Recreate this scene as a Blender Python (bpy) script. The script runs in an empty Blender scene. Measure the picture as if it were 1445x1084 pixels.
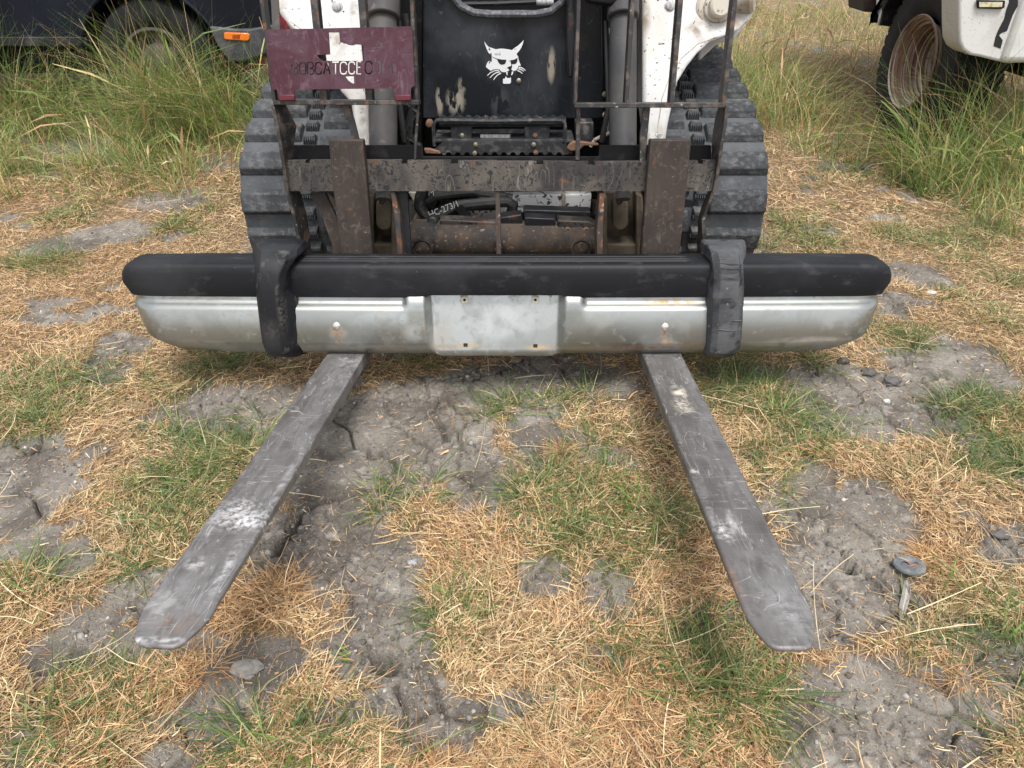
import bpy, bmesh, math, random
import numpy as np
from mathutils import Vector, Matrix

# ------------------------------------------------------------------ camera, sky, sun, exposure
SC = bpy.context.scene
COL = SC.collection
R = math.radians
CAM_H, PITCH, TILT, CH, FPX = 1.15, 34.0, 10.0, 0.711, 1005.0
cam_data = bpy.data.cameras.new('camera')
cam_data.sensor_width = 36.0
cam_data.lens = 36.0 * FPX / 1445.0
cam_data.clip_start = 0.02
cam_data.clip_end = 600.0
cam = bpy.data.objects.new('camera', cam_data)
COL.objects.link(cam)
cam.location = (0, 0, CAM_H)
cam.rotation_euler = (R(90 - PITCH), 0, 0)
SC.camera = cam

SUN_EL, SUN_AZ = R(66), R(172)      # soft high light through thin cloud
world = bpy.data.worlds.new('World')
SC.world = world
world.use_nodes = True
wn = world.node_tree
wn.nodes.clear()
sky = wn.nodes.new('ShaderNodeTexSky')
sky.sky_type = 'NISHITA'
sky.sun_disc = False
sky.sun_elevation = SUN_EL
sky.sun_rotation = SUN_AZ
sky.dust_density = 3.0
sky.air_density = 1.0
hsv = wn.nodes.new('ShaderNodeHueSaturation')
hsv.inputs['Saturation'].default_value = 0.22     # a thin even cloud cover
bg = wn.nodes.new('ShaderNodeBackground')
bg.inputs['Strength'].default_value = 0.15
wo = wn.nodes.new('ShaderNodeOutputWorld')
wn.links.new(sky.outputs[0], hsv.inputs['Color'])
wn.links.new(hsv.outputs[0], bg.inputs['Color'])
wn.links.new(bg.outputs[0], wo.inputs['Surface'])

sun_data = bpy.data.lights.new('sun', 'SUN')
sun_data.energy = 1.5
SC.cycles.debug_use_spatial_splits = True
sun_data.angle = R(18)
sun_data.color = (1.0, 0.965, 0.91)
sun = bpy.data.objects.new('sun', sun_data)
COL.objects.link(sun)
sd = Vector((math.sin(SUN_AZ) * math.cos(SUN_EL), math.cos(SUN_AZ) * math.cos(SUN_EL), math.sin(SUN_EL)))
sun.rotation_euler = sd.to_track_quat('Z', 'Y').to_euler()

SC.view_settings.view_transform = 'Standard'
SC.view_settings.look = 'None'
SC.view_settings.gamma = 1.0
SC.view_settings.exposure = 0.8
SC.view_settings.use_curve_mapping = False
SC.render.engine = 'CYCLES'
SC.cycles.use_denoising = True
SC.cycles.max_bounces = 5
SC.cycles.transmission_bounces = 2

# ------------------------------------------------------------------ measuring helpers
# world frame: camera over the origin, ground z = 0.  fork frame: tilted back by TILT, top of the forks at z = 0
FM = Matrix.Translation((0, 0, CAM_H)) @ Matrix.Rotation(R(-TILT), 4, 'X') @ Matrix.Translation((0, 0, -CH))

def ray(px, py, pitch):
    u, v = (px - 722.5) / FPX, (542.0 - py) / FPX
    p = R(pitch)
    return Vector((u, math.cos(p) + v * math.sin(p), -math.sin(p) + v * math.cos(p)))

def W(px, py, Y):                  # world point at distance Y in front of the camera
    d = ray(px, py, PITCH)
    return Vector((d.x / d.y * Y, Y, CAM_H + d.z / d.y * Y))

def G(px, py, h=0.0):              # world point on the ground
    d = ray(px, py, PITCH)
    t = (h - CAM_H) / d.z
    return Vector((d.x * t, d.y * t, h))

def L(px, py, Y):                  # fork frame point at local y = Y
    d = ray(px, py, PITCH - TILT)
    return Vector((d.x / d.y * Y, Y, CH + d.z / d.y * Y))

def LZ(px, py, z=0.0):
    d = ray(px, py, PITCH - TILT)
    t = (z - CH) / d.z
    return Vector((d.x * t, d.y * t, z))

# ------------------------------------------------------------------ mesh helpers
class MB:
    def __init__(s):
        s.v, s.f = [], []
    def add(s, vs, fs):
        b = len(s.v)
        s.v += [Vector(p) for p in vs]
        s.f += [tuple(i + b for i in f) for f in fs]
        return s
    def box(s, c, size, rot=None):
        hx, hy, hz_ = size[0] / 2, size[1] / 2, size[2] / 2
        vs = [Vector((x, y, z)) for z in (-hz_, hz_) for y in (-hy, hy) for x in (-hx, hx)]
        if rot is not None:
            vs = [rot @ p for p in vs]
        c = Vector(c)
        return s.add([p + c for p in vs], [(0, 2, 3, 1), (4, 5, 7, 6), (0, 1, 5, 4), (2, 6, 7, 3), (0, 4, 6, 2), (1, 3, 7, 5)])
    def bx(s, x0, x1, y0, y1, z0, z1):
        return s.box(((x0 + x1) / 2, (y0 + y1) / 2, (z0 + z1) / 2), (abs(x1 - x0), abs(y1 - y0), abs(z1 - z0)))
    def prism(s, pts, vec):        # closed outline pushed along vec
        n = len(pts)
        vec = Vector(vec)
        vs = [Vector(p) for p in pts] + [Vector(p) + vec for p in pts]
        fs = [tuple(range(n - 1, -1, -1)), tuple(range(n, 2 * n))]
        fs += [(i, (i + 1) % n, n + (i + 1) % n, n + i) for i in range(n)]
        return s.add(vs, fs)
    def loft(s, rings, caps=True, closed=True):
        n = len(rings[0])
        vs = [p for r in rings for p in r]
        fs = []
        for k in range(len(rings) - 1):
            for i in range(n if closed else n - 1):
                j = (i + 1) % n
                fs.append((k * n + i, k * n + j, (k + 1) * n + j, (k + 1) * n + i))
        if caps:
            fs.append(tuple(range(n - 1, -1, -1)))
            fs.append(tuple((len(rings) - 1) * n + i for i in range(n)))
        return s.add(vs, fs)
    def tube(s, pts, r, n=10, caps=True):
        pts = [Vector(p) for p in pts]
        rs = r if isinstance(r, (list, tuple)) else [r] * len(pts)
        rings = []
        up = None
        for i, p in enumerate(pts):
            a = pts[max(i - 1, 0)]
            b = pts[min(i + 1, len(pts) - 1)]
            t = (b - a).normalized()
            if up is None:
                up = Vector((0, 0, 1)) if abs(t.z) < 0.9 else Vector((0, 1, 0))
            e1 = t.cross(up).normalized()
            e2 = e1.cross(t).normalized()
            up = e2
            rings.append([p + (e1 * math.cos(2 * math.pi * k / n) + e2 * math.sin(2 * math.pi * k / n)) * rs[i] for k in range(n)])
        return s.loft(rings, caps)
    def cyl(s, p0, p1, r, n=20, r1=None):
        return s.tube([p0, p1], [r, r if r1 is None else r1], n)
    def lathe(s, c, axis, prof, n=32, a0=0.0, a1=2 * math.pi, caps=False):
        # prof: (distance along axis, radius)
        ax = Vector(axis).normalized()
        e1 = ax.cross(Vector((0, 0, 1)) if abs(ax.z) < 0.9 else Vector((1, 0, 0))).normalized()
        e2 = ax.cross(e1)
        c = Vector(c)
        rings = [[c + ax * d + (e1 * math.cos(2 * math.pi * k / n) + e2 * math.sin(2 * math.pi * k / n)) * r for k in range(n)] for d, r in prof]
        return s.loft(rings, caps)

class Thing:
    """an Empty at the thing's base; parts are written in the frame's own coordinates"""
    def __init__(s, name, label, cat, base=(0, 0, 0), frame=None, group=None):
        s.base = Vector(base)
        s.frame = frame if frame is not None else Matrix.Identity(4)
        o = bpy.data.objects.new(name, None)
        COL.objects.link(o)
        o.empty_display_size = 0.1
        o.matrix_world = s.frame @ Matrix.Translation(s.base)
        o['label'], o['category'] = label, cat
        if group:
            o['group'] = group
        s.o = o
    def part(s, name, mb, mat, parent=None, bevel=0.0, seg=2, smooth=35, label=None):
        ob = make_obj(name, mb, mat, off=s.base, bevel=bevel, seg=seg, smooth=smooth)
        ob.parent = parent if parent is not None else s.o
        if label:
            ob['label'] = label
        return ob

def make_obj(name, mb, mat, off=None, bevel=0.0, seg=2, smooth=35):
    me = bpy.data.meshes.new(name)
    vs = mb.v if off is None else [p - off for p in mb.v]
    me.from_pydata(vs, [], mb.f)
    bm = bmesh.new()
    bm.from_mesh(me)
    bmesh.ops.recalc_face_normals(bm, faces=bm.faces)
    bm.to_mesh(me)
    bm.free()
    if smooth:
        me.polygons.foreach_set('use_smooth', [True] * len(me.polygons))
        me.set_sharp_from_angle(angle=R(smooth))
    if mat is not None:
        me.materials.append(mat)
    ob = bpy.data.objects.new(name, me)
    COL.objects.link(ob)
    if bevel:
        m = ob.modifiers.new('edge', 'BEVEL')
        m.width = bevel
        m.segments = seg
        m.limit_method = 'ANGLE'
        m.angle_limit = R(38)
        m.harden_normals = False
    return ob

def copy_to(src, parent, matrix):
    o = src.copy()
    COL.objects.link(o)
    o.parent = parent
    o.matrix_local = matrix
    return o

# ------------------------------------------------------------------ materials
class Mat:
    def __init__(s, name, col, rough=0.5, metal=0.0, spec=0.5, coat=0.0):
        m = bpy.data.materials.new(name)
        m.use_nodes = True
        s.m, s.nt = m, m.node_tree
        s.b = s.nt.nodes['Principled BSDF']
        s.b.inputs['Specular IOR Level'].default_value = spec
        s.b.inputs['Metallic'].default_value = metal
        s.b.inputs['Coat Weight'].default_value = coat
        s.tc = s.nt.nodes.new('ShaderNodeTexCoord').outputs['Object']
        s.col, s.rough, s.metal = tuple(col) + (1,), rough, metal
        s.met = metal
        s.height = None
    def link(s, a, b):
        s.nt.links.new(a, b)
    def val(s, sock, v):
        if hasattr(v, 'is_linked') or hasattr(v, 'links'):
            s.link(v, sock)
        else:
            sock.default_value = v
    def coords(s, stretch=(1, 1, 1), rot=(0, 0, 0), off=(0, 0, 0)):
        mp = s.nt.nodes.new('ShaderNodeMapping')
        s.link(s.tc, mp.inputs['Vector'])
        mp.inputs['Scale'].default_value = stretch
        mp.inputs['Rotation'].default_value = rot
        mp.inputs['Location'].default_value = off
        return mp.outputs[0]
    def math(s, op, a, b=0.0, c=0.0, clamp=False):
        n = s.nt.nodes.new('ShaderNodeMath')
        n.operation = op
        n.use_clamp = clamp
        for k, v in enumerate((a, b, c)):
            s.val(n.inputs[k], v)
        return n.outputs[0]
    def noise(s, scale, detail=5, rough=0.55, dist=0.0, stretch=(1, 1, 1), rot=(0, 0, 0), off=(0, 0, 0)):
        n = s.nt.nodes.new('ShaderNodeTexNoise')
        n.inputs['Scale'].default_value = scale
        n.inputs['Detail'].default_value = detail
        n.inputs['Roughness'].default_value = rough
        n.inputs['Distortion'].default_value = dist
        s.link(s.coords(stretch, rot, off), n.inputs['Vector'])
        return n.outputs[0]
    def ramp(s, v, lo, hi, a=0.0, b=1.0):
        n = s.nt.nodes.new('ShaderNodeMapRange')
        n.clamp = True
        s.val(n.inputs[0], v)
        for k, x in zip((1, 2, 3, 4), (lo, hi, a, b)):
            n.inputs[k].default_value = x
        return n.outputs[0]
    def spot(s, c, r, soft=0.4):          # ellipsoid mask round a point in object coordinates
        mp = s.coords(tuple(1.0 / x for x in r), (0, 0, 0), tuple(-cc / x for cc, x in zip(c, r)))
        n = s.nt.nodes.new('ShaderNodeVectorMath')
        n.operation = 'LENGTH'
        s.link(mp, n.inputs[0])
        return s.ramp(n.outputs['Value'], 1.0, 1.0 - soft)
    def layer(s, mask, col, rough=None, metal=None):
        n = s.nt.nodes.new('ShaderNodeMix')
        n.data_type = 'RGBA'
        s.val(n.inputs[0], mask)
        s.val(n.inputs[6], s.col)
        s.val(n.inputs[7], tuple(col) + (1,) if isinstance(col, (tuple, list)) and len(col) == 3 else col)
        s.col = n.outputs[2]
        for key, v in (('rough', rough), ('met', metal)):
            if v is not None:
                q = s.nt.nodes.new('ShaderNodeMix')
                s.val(q.inputs[0], mask)
                s.val(q.inputs[2], getattr(s, key))
                q.inputs[3].default_value = v
                setattr(s, key, q.outputs[0])
        return s
    def blot(s, scale, lo, hi, col, rough=None, metal=None, amount=1.0, **kw):
        m = s.ramp(s.noise(scale, **kw), lo, hi, 0.0, amount)
        return s.layer(m, col, rough, metal)
    def lines(s, scale, eps, col, amount=0.7, gate=(3.0, 0.45, 0.6), stretch=(1, 1, 1), rot=(0, 0, 0), rough=None, off=(0, 0, 0)):
        v = s.noise(scale, detail=2, rough=0.4, stretch=stretch, rot=rot, off=off)
        d = s.math('ABSOLUTE', s.math('SUBTRACT', v, 0.5))
        m = s.ramp(d, eps, 0.0, 0.0, amount)
        g = s.ramp(s.noise(gate[0] * 3, detail=3, off=(3.1, 1.7, 9.2)), gate[1], gate[2])
        return s.layer(s.math('MULTIPLY', m, g), col, rough)
    def stain(s, c, r, col, scale=25, lo=0.4, hi=0.6, amount=0.9, soft=0.6, rough=None, metal=None, **kw):
        m = s.math('MULTIPLY', s.spot(c, r, soft), s.ramp(s.noise(scale, **kw), lo, hi, 0, amount))
        return s.layer(m, col, rough, metal)
    def bump(s, scale, hgt, strength=0.5, **kw):
        v = s.noise(scale, **kw)
        v = s.math('MULTIPLY', v, hgt)
        s.height = v if s.height is None else s.math('ADD', s.height, v)
        s.bs = strength
        return s
    def done(s):
        s.val(s.b.inputs['Base Color'], s.col)
        s.val(s.b.inputs['Roughness'], s.rough)
        s.val(s.b.inputs['Metallic'], s.met)
        if s.height is not None:
            n = s.nt.nodes.new('ShaderNodeBump')
            n.inputs['Strength'].default_value = s.bs
            n.inputs['Distance'].default_value = 1.0
            s.link(s.height, n.inputs['Height'])
            s.link(n.outputs[0], s.b.inputs['Normal'])
        return s.m

DIRT = (0.30, 0.25, 0.19)
RUST = (0.16, 0.065, 0.028)
MT = {}
MT['black_paint'] = (Mat('black_paint', (0.016, 0.017, 0.020), 0.45, spec=.35).blot(9, .5, .75, (0.06, 0.06, 0.062), .55)
    .blot(40, .62, .75, (0.12, 0.10, 0.08), .7, amount=.6).blot(16, .66, .74, RUST, .8, amount=.5).lines(30, .006, (.2, .19, .18), .5).bump(120, .0006, .3).done())
MT['black_plain'] = Mat('black_plain', (0.009, 0.009, 0.010), 0.6, spec=.2).blot(30, .55, .75, (0.035, 0.033, 0.03), .7).bump(90, .0006, .3).done()
MT['worn_black_steel'] = (Mat('worn_black_steel', (0.045, 0.040, 0.037), 0.55, .2, spec=.35)
    .blot(9, .42, .60, (0.115, 0.10, 0.086), .65, stretch=(1, 1, .5), detail=8).blot(55, .53, .60, (0.012, 0.014, 0.018), .4, amount=.9, dist=2, detail=8)
    .blot(5, .56, .62, (0.018, 0.018, 0.02), .5, amount=.7, detail=9)
    .blot(26, .6, .72, (0.17, 0.15, 0.13), .55, amount=.7, stretch=(2, 1, .35)).blot(14, .64, .72, (0.19, 0.085, 0.04), .8, amount=.8)
    .lines(24, .008, (.3, .28, .26), .5, stretch=(1, 1, .3)).bump(150, .0007, .4).done())
MT['brown_steel'] = (Mat('brown_steel', (0.060, 0.046, 0.038), 0.6, .15, spec=.3)
    .blot(9, .4, .6, (0.036, 0.028, 0.024), .6, stretch=(1, 1, .7), detail=10).blot(45, .54, .68, (0.12, 0.10, 0.084), .65, amount=.6, stretch=(1, 1, .8), detail=10, dist=1)
    .blot(5, .54, .60, (0.030, 0.024, 0.021), .6, amount=.6, detail=9, off=(4, 4, 4))
    .blot(22, .64, .72, (0.16, 0.075, 0.04), .8, amount=.6, dist=1).blot(75, .68, .73, (.34, .31, .28), .6, amount=.7)
    .lines(9, .006, (.03, .025, .022), .8, stretch=(1.4, 1, .3), gate=(2, .45, .6)).lines(40, .006, (.3, .27, .25), .4, stretch=(1, 1, .4)).bump(140, .0009, .45).done())
MT['rusty_edge'] = (Mat('rusty_edge', (0.06, 0.045, 0.038), 0.7, .1).blot(30, .52, .62, (0.16, 0.068, 0.035), .85)
    .blot(22, .6, .68, (0.02, 0.025, 0.035), .4).blot(60, .62, .7, (.36, .26, .2), .7).bump(200, .0008, .5).done())
MT['rusty_tube'] = (Mat('rusty_tube', (0.048, 0.040, 0.035), 0.8, .0, spec=.3).blot(16, .46, .60, (0.082, 0.060, 0.046), .85, detail=9)
    .blot(9, .50, .60, (0.020, 0.019, 0.020), .65, detail=9).blot(90, .6, .72, (.24, .17, .12), .8).bump(120, .001, .5).done())
MT['brown_casting'] = Mat('brown_casting', (0.058, 0.045, 0.032), 0.75, spec=.3).blot(9, .4, .65, (0.14, 0.115, 0.085), .8).blot(60, .6, .75, (.05, .04, .03), .8).bump(70, .001, .4).done()
MT['white_paint'] = (Mat('white_paint', (0.52, 0.52, 0.51), 0.5, spec=.4).blot(5, .42, .68, (0.38, 0.355, 0.315), .55, amount=.8, detail=9)
    .blot(11, .54, .62, (0.30, 0.25, 0.19), .7, amount=.55, detail=9, off=(6, 3, 1))
    .blot(55, .665, .69, (0.05, 0.035, 0.03), .7).blot(18, .61, .70, (0.30, 0.20, 0.12), .7, amount=.8, detail=8).blot(120, .68, .70, (0.1, .06, .04), .7)
    .lines(14, .004, (.35, .33, .3), .6).bump(100, .0005, .3).done())
MT['dirty_white'] = (Mat('dirty_white', (0.50, 0.46, 0.39), 0.6).blot(12, .45, .65, (0.28, 0.225, 0.16), .8)
    .blot(70, .60, .66, (0.06, 0.045, 0.035), .8).blot(30, .62, .7, (.2, .11, .05), .8).bump(120, .0012, .5).done())
MT['chipped_white'] = (Mat('chipped_white', (0.74, 0.74, 0.72), 0.5).blot(40, .56, .60, (0.06, 0.058, 0.055), .6, dist=1.2)
    .blot(9, .55, .7, (.3, .27, .23), .7).bump(120, .0009, .5).done())
MT['cylinder_grey'] = (Mat('cylinder_grey', (0.050, 0.050, 0.053), 0.6, .0, spec=.3).blot(7, .42, .66, (0.10, 0.092, 0.085), .65, stretch=(1, 1, .4), detail=9)
    .blot(30, .6, .72, (0.19, 0.165, 0.14), .7, amount=.7).blot(60, .67, .72, (.13, .07, .05), .8).bump(100, .0006, .3).done())
MT['chrome_rod'] = Mat('chrome_rod', (0.62, 0.62, 0.60), 0.22, 1.0).blot(30, .6, .7, (.3, .27, .22), .5, .6).done()
MT['zinc_bolt'] = Mat('zinc_bolt', (0.40, 0.36, 0.28), 0.4, .8).blot(80, .5, .7, (.22, .14, .08), .7, .2).done()
MT['rusty_bolt'] = Mat('rusty_bolt', (0.21, 0.12, 0.08), 0.75, .2).blot(90, .5, .7, (.3, .17, .1), .8).bump(200, .001, .4).done()
MT['rubber_track'] = (Mat('rubber_track', (0.062, 0.067, 0.074), 0.8, spec=.25).blot(8, .4, .65, (0.105, 0.11, 0.115), .8)
    .blot(45, .55, .7, (0.125, 0.125, 0.122), .85, amount=.8).blot(16, .62, .72, (0.22, 0.20, 0.175), .9, amount=.5)
    .lines(26, .01, (.025, .026, .028), .7, gate=(2, .42, .55)).bump(60, .003, .5, detail=8).bump(12, .004, .5).done())
MT['tread_block'] = (Mat('tread_block', (0.046, 0.049, 0.053), 0.85, spec=.2).blot(6, .44, .64, (0.080, 0.084, 0.090), .85, detail=8)
    .blot(25, .50, .60, (0.035, 0.036, 0.038), .85, amount=.35, detail=9, dist=1)
    .blot(60, .5, .7, (0.15, 0.15, 0.148), .85, amount=.7).blot(14, .62, .72, (0.24, 0.215, 0.185), .9, amount=.55)
    .lines(20, .012, (.03, .03, .032), .7, gate=(2, .42, .55)).bump(60, .006, .8, detail=9).bump(14, .010, .8).done())
MT['oxblood_paint'] = (Mat('oxblood_paint', (0.058, 0.014, 0.025), 0.5, spec=.35).blot(9, .42, .68, (0.088, 0.044, 0.062), .55, dist=1.5)
    .blot(30, .55, .68, (0.045, 0.018, 0.025), .6, amount=.6, dist=2, detail=8)
    .blot(20, .56, .72, (0.17, 0.10, 0.125), .55, amount=.6, dist=3, stretch=(1.5, 1, .6)).lines(11, .007, (.20, .14, .17), .35, gate=(5, .42, .55), stretch=(2, 1, .5))
    .lines(17, .006, (.03, .014, .02), .5, off=(5, 2, 1), gate=(5, .42, .55)).lines(30, .006, (.25, .19, .22), .5, gate=(6, .45, .55), rot=(0, .6, 0), stretch=(.4, 1, 2)).bump(40, .0012, .4, dist=2).done())
MT['guard_steel'] = (Mat('guard_steel', (0.035, 0.034, 0.034), 0.5, .3).blot(30, .5, .64, (0.12, 0.10, 0.088), .6)
    .blot(40, .6, .68, (0.17, 0.085, 0.05), .8, amount=.8).blot(90, .64, .7, (.33, .30, .27), .6).bump(120, .0008, .4).done())
MT['hose_rubber'] = Mat('hose_rubber', (0.014, 0.014, 0.015), 0.5).blot(40, .5, .7, (.04, .037, .033), .8).bump(300, .0007, .5).done()
MT['white_decal'] = Mat('white_decal', (0.78, 0.79, 0.80), 0.45).blot(60, .66, .7, (.4, .4, .4), .6).done()
MT['black_decal'] = Mat('black_decal', (0.013, 0.014, 0.017), 0.4).done()
MT['label_grey'] = Mat('label_grey', (0.42, 0.42, 0.42), 0.5).blot(60, .5, .6, (.25, .25, .25), .6, stretch=(3, 1, 1)).done()
MT['step_steel'] = (Mat('step_steel', (0.04, 0.042, 0.046), 0.45, .2).blot(50, .5, .65, (.10, .098, .095), .7).blot(20, .62, .7, (.25, .22, .19), .8, amount=.6).bump(150, .0008, .4).done())
# ------------------------------------------------------------------ ground: height field, bare patches, sheet
rng = np.random.default_rng(7)
_T = rng.random((256, 256))

def vn(x, y):
    xi, yi = np.floor(x).astype(int), np.floor(y).astype(int)
    fx, fy = x - xi, y - yi
    fx, fy = fx * fx * (3 - 2 * fx), fy * fy * (3 - 2 * fy)
    a, b = _T[xi & 255, yi & 255], _T[(xi + 1) & 255, yi & 255]
    c, d = _T[xi & 255, (yi + 1) & 255], _T[(xi + 1) & 255, (yi + 1) & 255]
    return (a * (1 - fx) + b * fx) * (1 - fy) + (c * (1 - fx) + d * fx) * fy

def fbm(x, y, s, o=4, g=0.5, off=0.0):
    t, a, n = 0.0, 1.0, 0.0
    x, y = x * s + 31.7 + off, y * s + 77.3 + off * 1.7
    for k in range(o):
        t = t + a * vn(x, y)
        n += a
        a *= g
        x, y = x * 2.03 + 11.1, y * 2.03 + 5.7
    return t / n

def voro(x, y, s, seed=0):          # F1, F2-F1 in cell units
    x, y = x * s, y * s
    xi, yi = np.floor(x).astype(int), np.floor(y).astype(int)
    f1 = np.full(x.shape, 9.0)
    f2 = np.full(x.shape, 9.0)
    for i in (-1, 0, 1):
        for j in (-1, 0, 1):
            cx, cy = xi + i, yi + j
            jx = _T[(cx + seed) & 255, (cy + 3 * seed) & 255]
            jy = _T[(cx + 91 + seed) & 255, (cy + 47) & 255]
            d = np.hypot(cx + jx - x, cy + jy - y)
            n1 = np.minimum(f1, d)
            f2 = np.minimum(f2, np.maximum(f1, d))
            f1 = n1
    return f1, f2 - f1

# bare soil patches: where they lie in the photograph, turned into ellipses on the ground
SOIL = [(350, 582, 110, 42), (505, 640, 95, 95), (470, 740, 75, 90), (530, 800, 62, 110), (530, 880, 72, 70), (550, 960, 75, 60), (600, 1045, 75, 60), (460, 1000, 50, 30), (690, 990, 80, 32),
        (650, 640, 65, 60), (590, 560, 60, 40), (800, 535, 105, 36), (745, 590, 30, 30), (45, 690, 60, 50), (35, 765, 60, 26), (190, 855, 75, 40), (110, 890, 60, 25),
        (350, 935, 65, 32), (300, 990, 70, 30), (865, 845, 36, 45), (1175, 765, 85, 75), (1225, 830, 75, 60), (1190, 870, 60, 45), (1230, 725, 60, 35), (1310, 1015, 130, 70),
        (1190, 1010, 70, 60), (1225, 560, 110, 48), (1340, 520, 95, 42), (1300, 575, 70, 40), (1410, 655, 50, 35), (1395, 755, 45, 30), (1300, 388, 42, 16), (1285, 425, 30, 8),
        (240, 280, 52, 18), (160, 325, 75, 14), (85, 345, 60, 12), (170, 488, 40, 14), (70, 430, 36, 12), (110, 205, 60, 14), (40, 630, 60, 20), (25, 1050, 30, 50),
        (90, 790, 40, 20), (1150, 680, 40, 24), (1260, 1070, 120, 30), (700, 700, 18, 30), (760, 560, 50, 40), (1190, 240, 40, 10), (1070, 640, 20, 14), (660, 560, 60, 40),
        (1160, 590, 40, 20), (380, 765, 40, 40), (430, 660, 40, 40), (0, 660, 40, 40), (560, 880, 50, 50), (240, 1060, 40, 25)]
SOIL_W = []
for px, py, rx, ry in SOIL:
    c = G(px, py)
    ex = (G(px + rx, py) - c).length
    ey = (G(px, py - ry) - G(px, py + ry)).length / 2
    SOIL_W.append((c.x, c.y, ex, ey))

def soil(x, y):
    wx = x + 0.16 * (fbm(x, y, 6, 4) - .5) + .05 * (fbm(x, y, 40, 2, off=9) - .5)
    wy = y + 0.16 * (fbm(x, y, 6, 4, off=50) - .5) + .05 * (fbm(x, y, 40, 2, off=19) - .5)
    m = np.zeros_like(x)
    for cx, cy, ex, ey in SOIL_W:
        d = np.sqrt(((wx - cx) / ex) ** 2 + ((wy - cy) / ey) ** 2)
        m = np.maximum(m, np.clip((1.24 - d) / 0.45, 0, 1))
    m = m * (1 - .35 * np.clip((y - 2.5) / .6, 0, 1))
    spots = np.clip((fbm(x, y, 5.5, 4, off=23) - 0.64) / 0.06, 0, 1) * .85
    under = np.clip((1.2 - np.abs(x)) / .2, 0, 1) * np.clip((y - 2.2) / .3, 0, 1) * np.clip((4.2 - y) / .3, 0, 1) * .75
    return np.maximum(np.maximum(m, spots), under)

HOLES = []
for px, py, r, dep in [(545, 932, .019, .07), (536, 922, .014, .05), (527, 638, .016, .05), (500, 628, .012, .05), (513, 630, .010, .04), (538, 690, .008, .03), (1199, 797, .012, .07),
                       (1203, 792, .010, .07), (395, 768, .010, .02), (410, 745, .007, .01), (742, 1000, .014, .03), (760, 992, .012, .03), (345, 556, .008, .02), (588, 1062, .012, .04), (600, 1052, .010, .03), (1010, 600, .008, .02)]:
    c = G(px, py)
    HOLES.append((c.x, c.y, r, dep))

CRACKS = []
for pts, w, dep in [([(470, 590), (490, 602), (497, 622), (515, 634), (545, 641), (560, 655)], .0045, .06), ([(530, 690), (500, 700), (440, 715), (418, 742), (400, 766), (385, 780)], .005, .06), ([(480, 905), (515, 915), (538, 925), (552, 945), (570, 950)], .004, .05),
                    ([(560, 960), (575, 990), (570, 1020), (596, 1048), (600, 1080)], .0045, .05), ([(596, 1048), (625, 1030), (650, 1040)], .0035, .04), ([(300, 560), (330, 575), (345, 560), (375, 585), (395, 575)], .0035, .04),
                    ([(330, 575), (325, 600), (290, 610)], .003, .03), ([(1170, 770), (1195, 782), (1203, 800), (1230, 805), (1250, 830)], .0035, .05), ([(1160, 850), (1185, 860), (1190, 885), (1170, 900)], .003, .035), ([(1210, 740), (1240, 760), (1260, 790), (1275, 795)], .003, .035),
                    ([(640, 600), (655, 630), (645, 665), (665, 690)], .003, .03), ([(725, 985), (750, 995), (770, 1000)], .005, .04), ([(560, 600), (590, 585), (620, 592)], .003, .03), ([(20, 690), (45, 700), (60, 730)], .003, .03), ([(1340, 1000), (1360, 1020), (1350, 1050)], .003, .03),
                    ([(480, 820), (500, 850), (495, 880)], .003, .03), ([(1300, 540), (1330, 530), (1370, 545)], .004, .03), ([(180, 845), (200, 860), (190, 880)], .003, .03)]:
    CRACKS.append(([tuple(G(*p)[:2]) for p in pts], w, dep))

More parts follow.
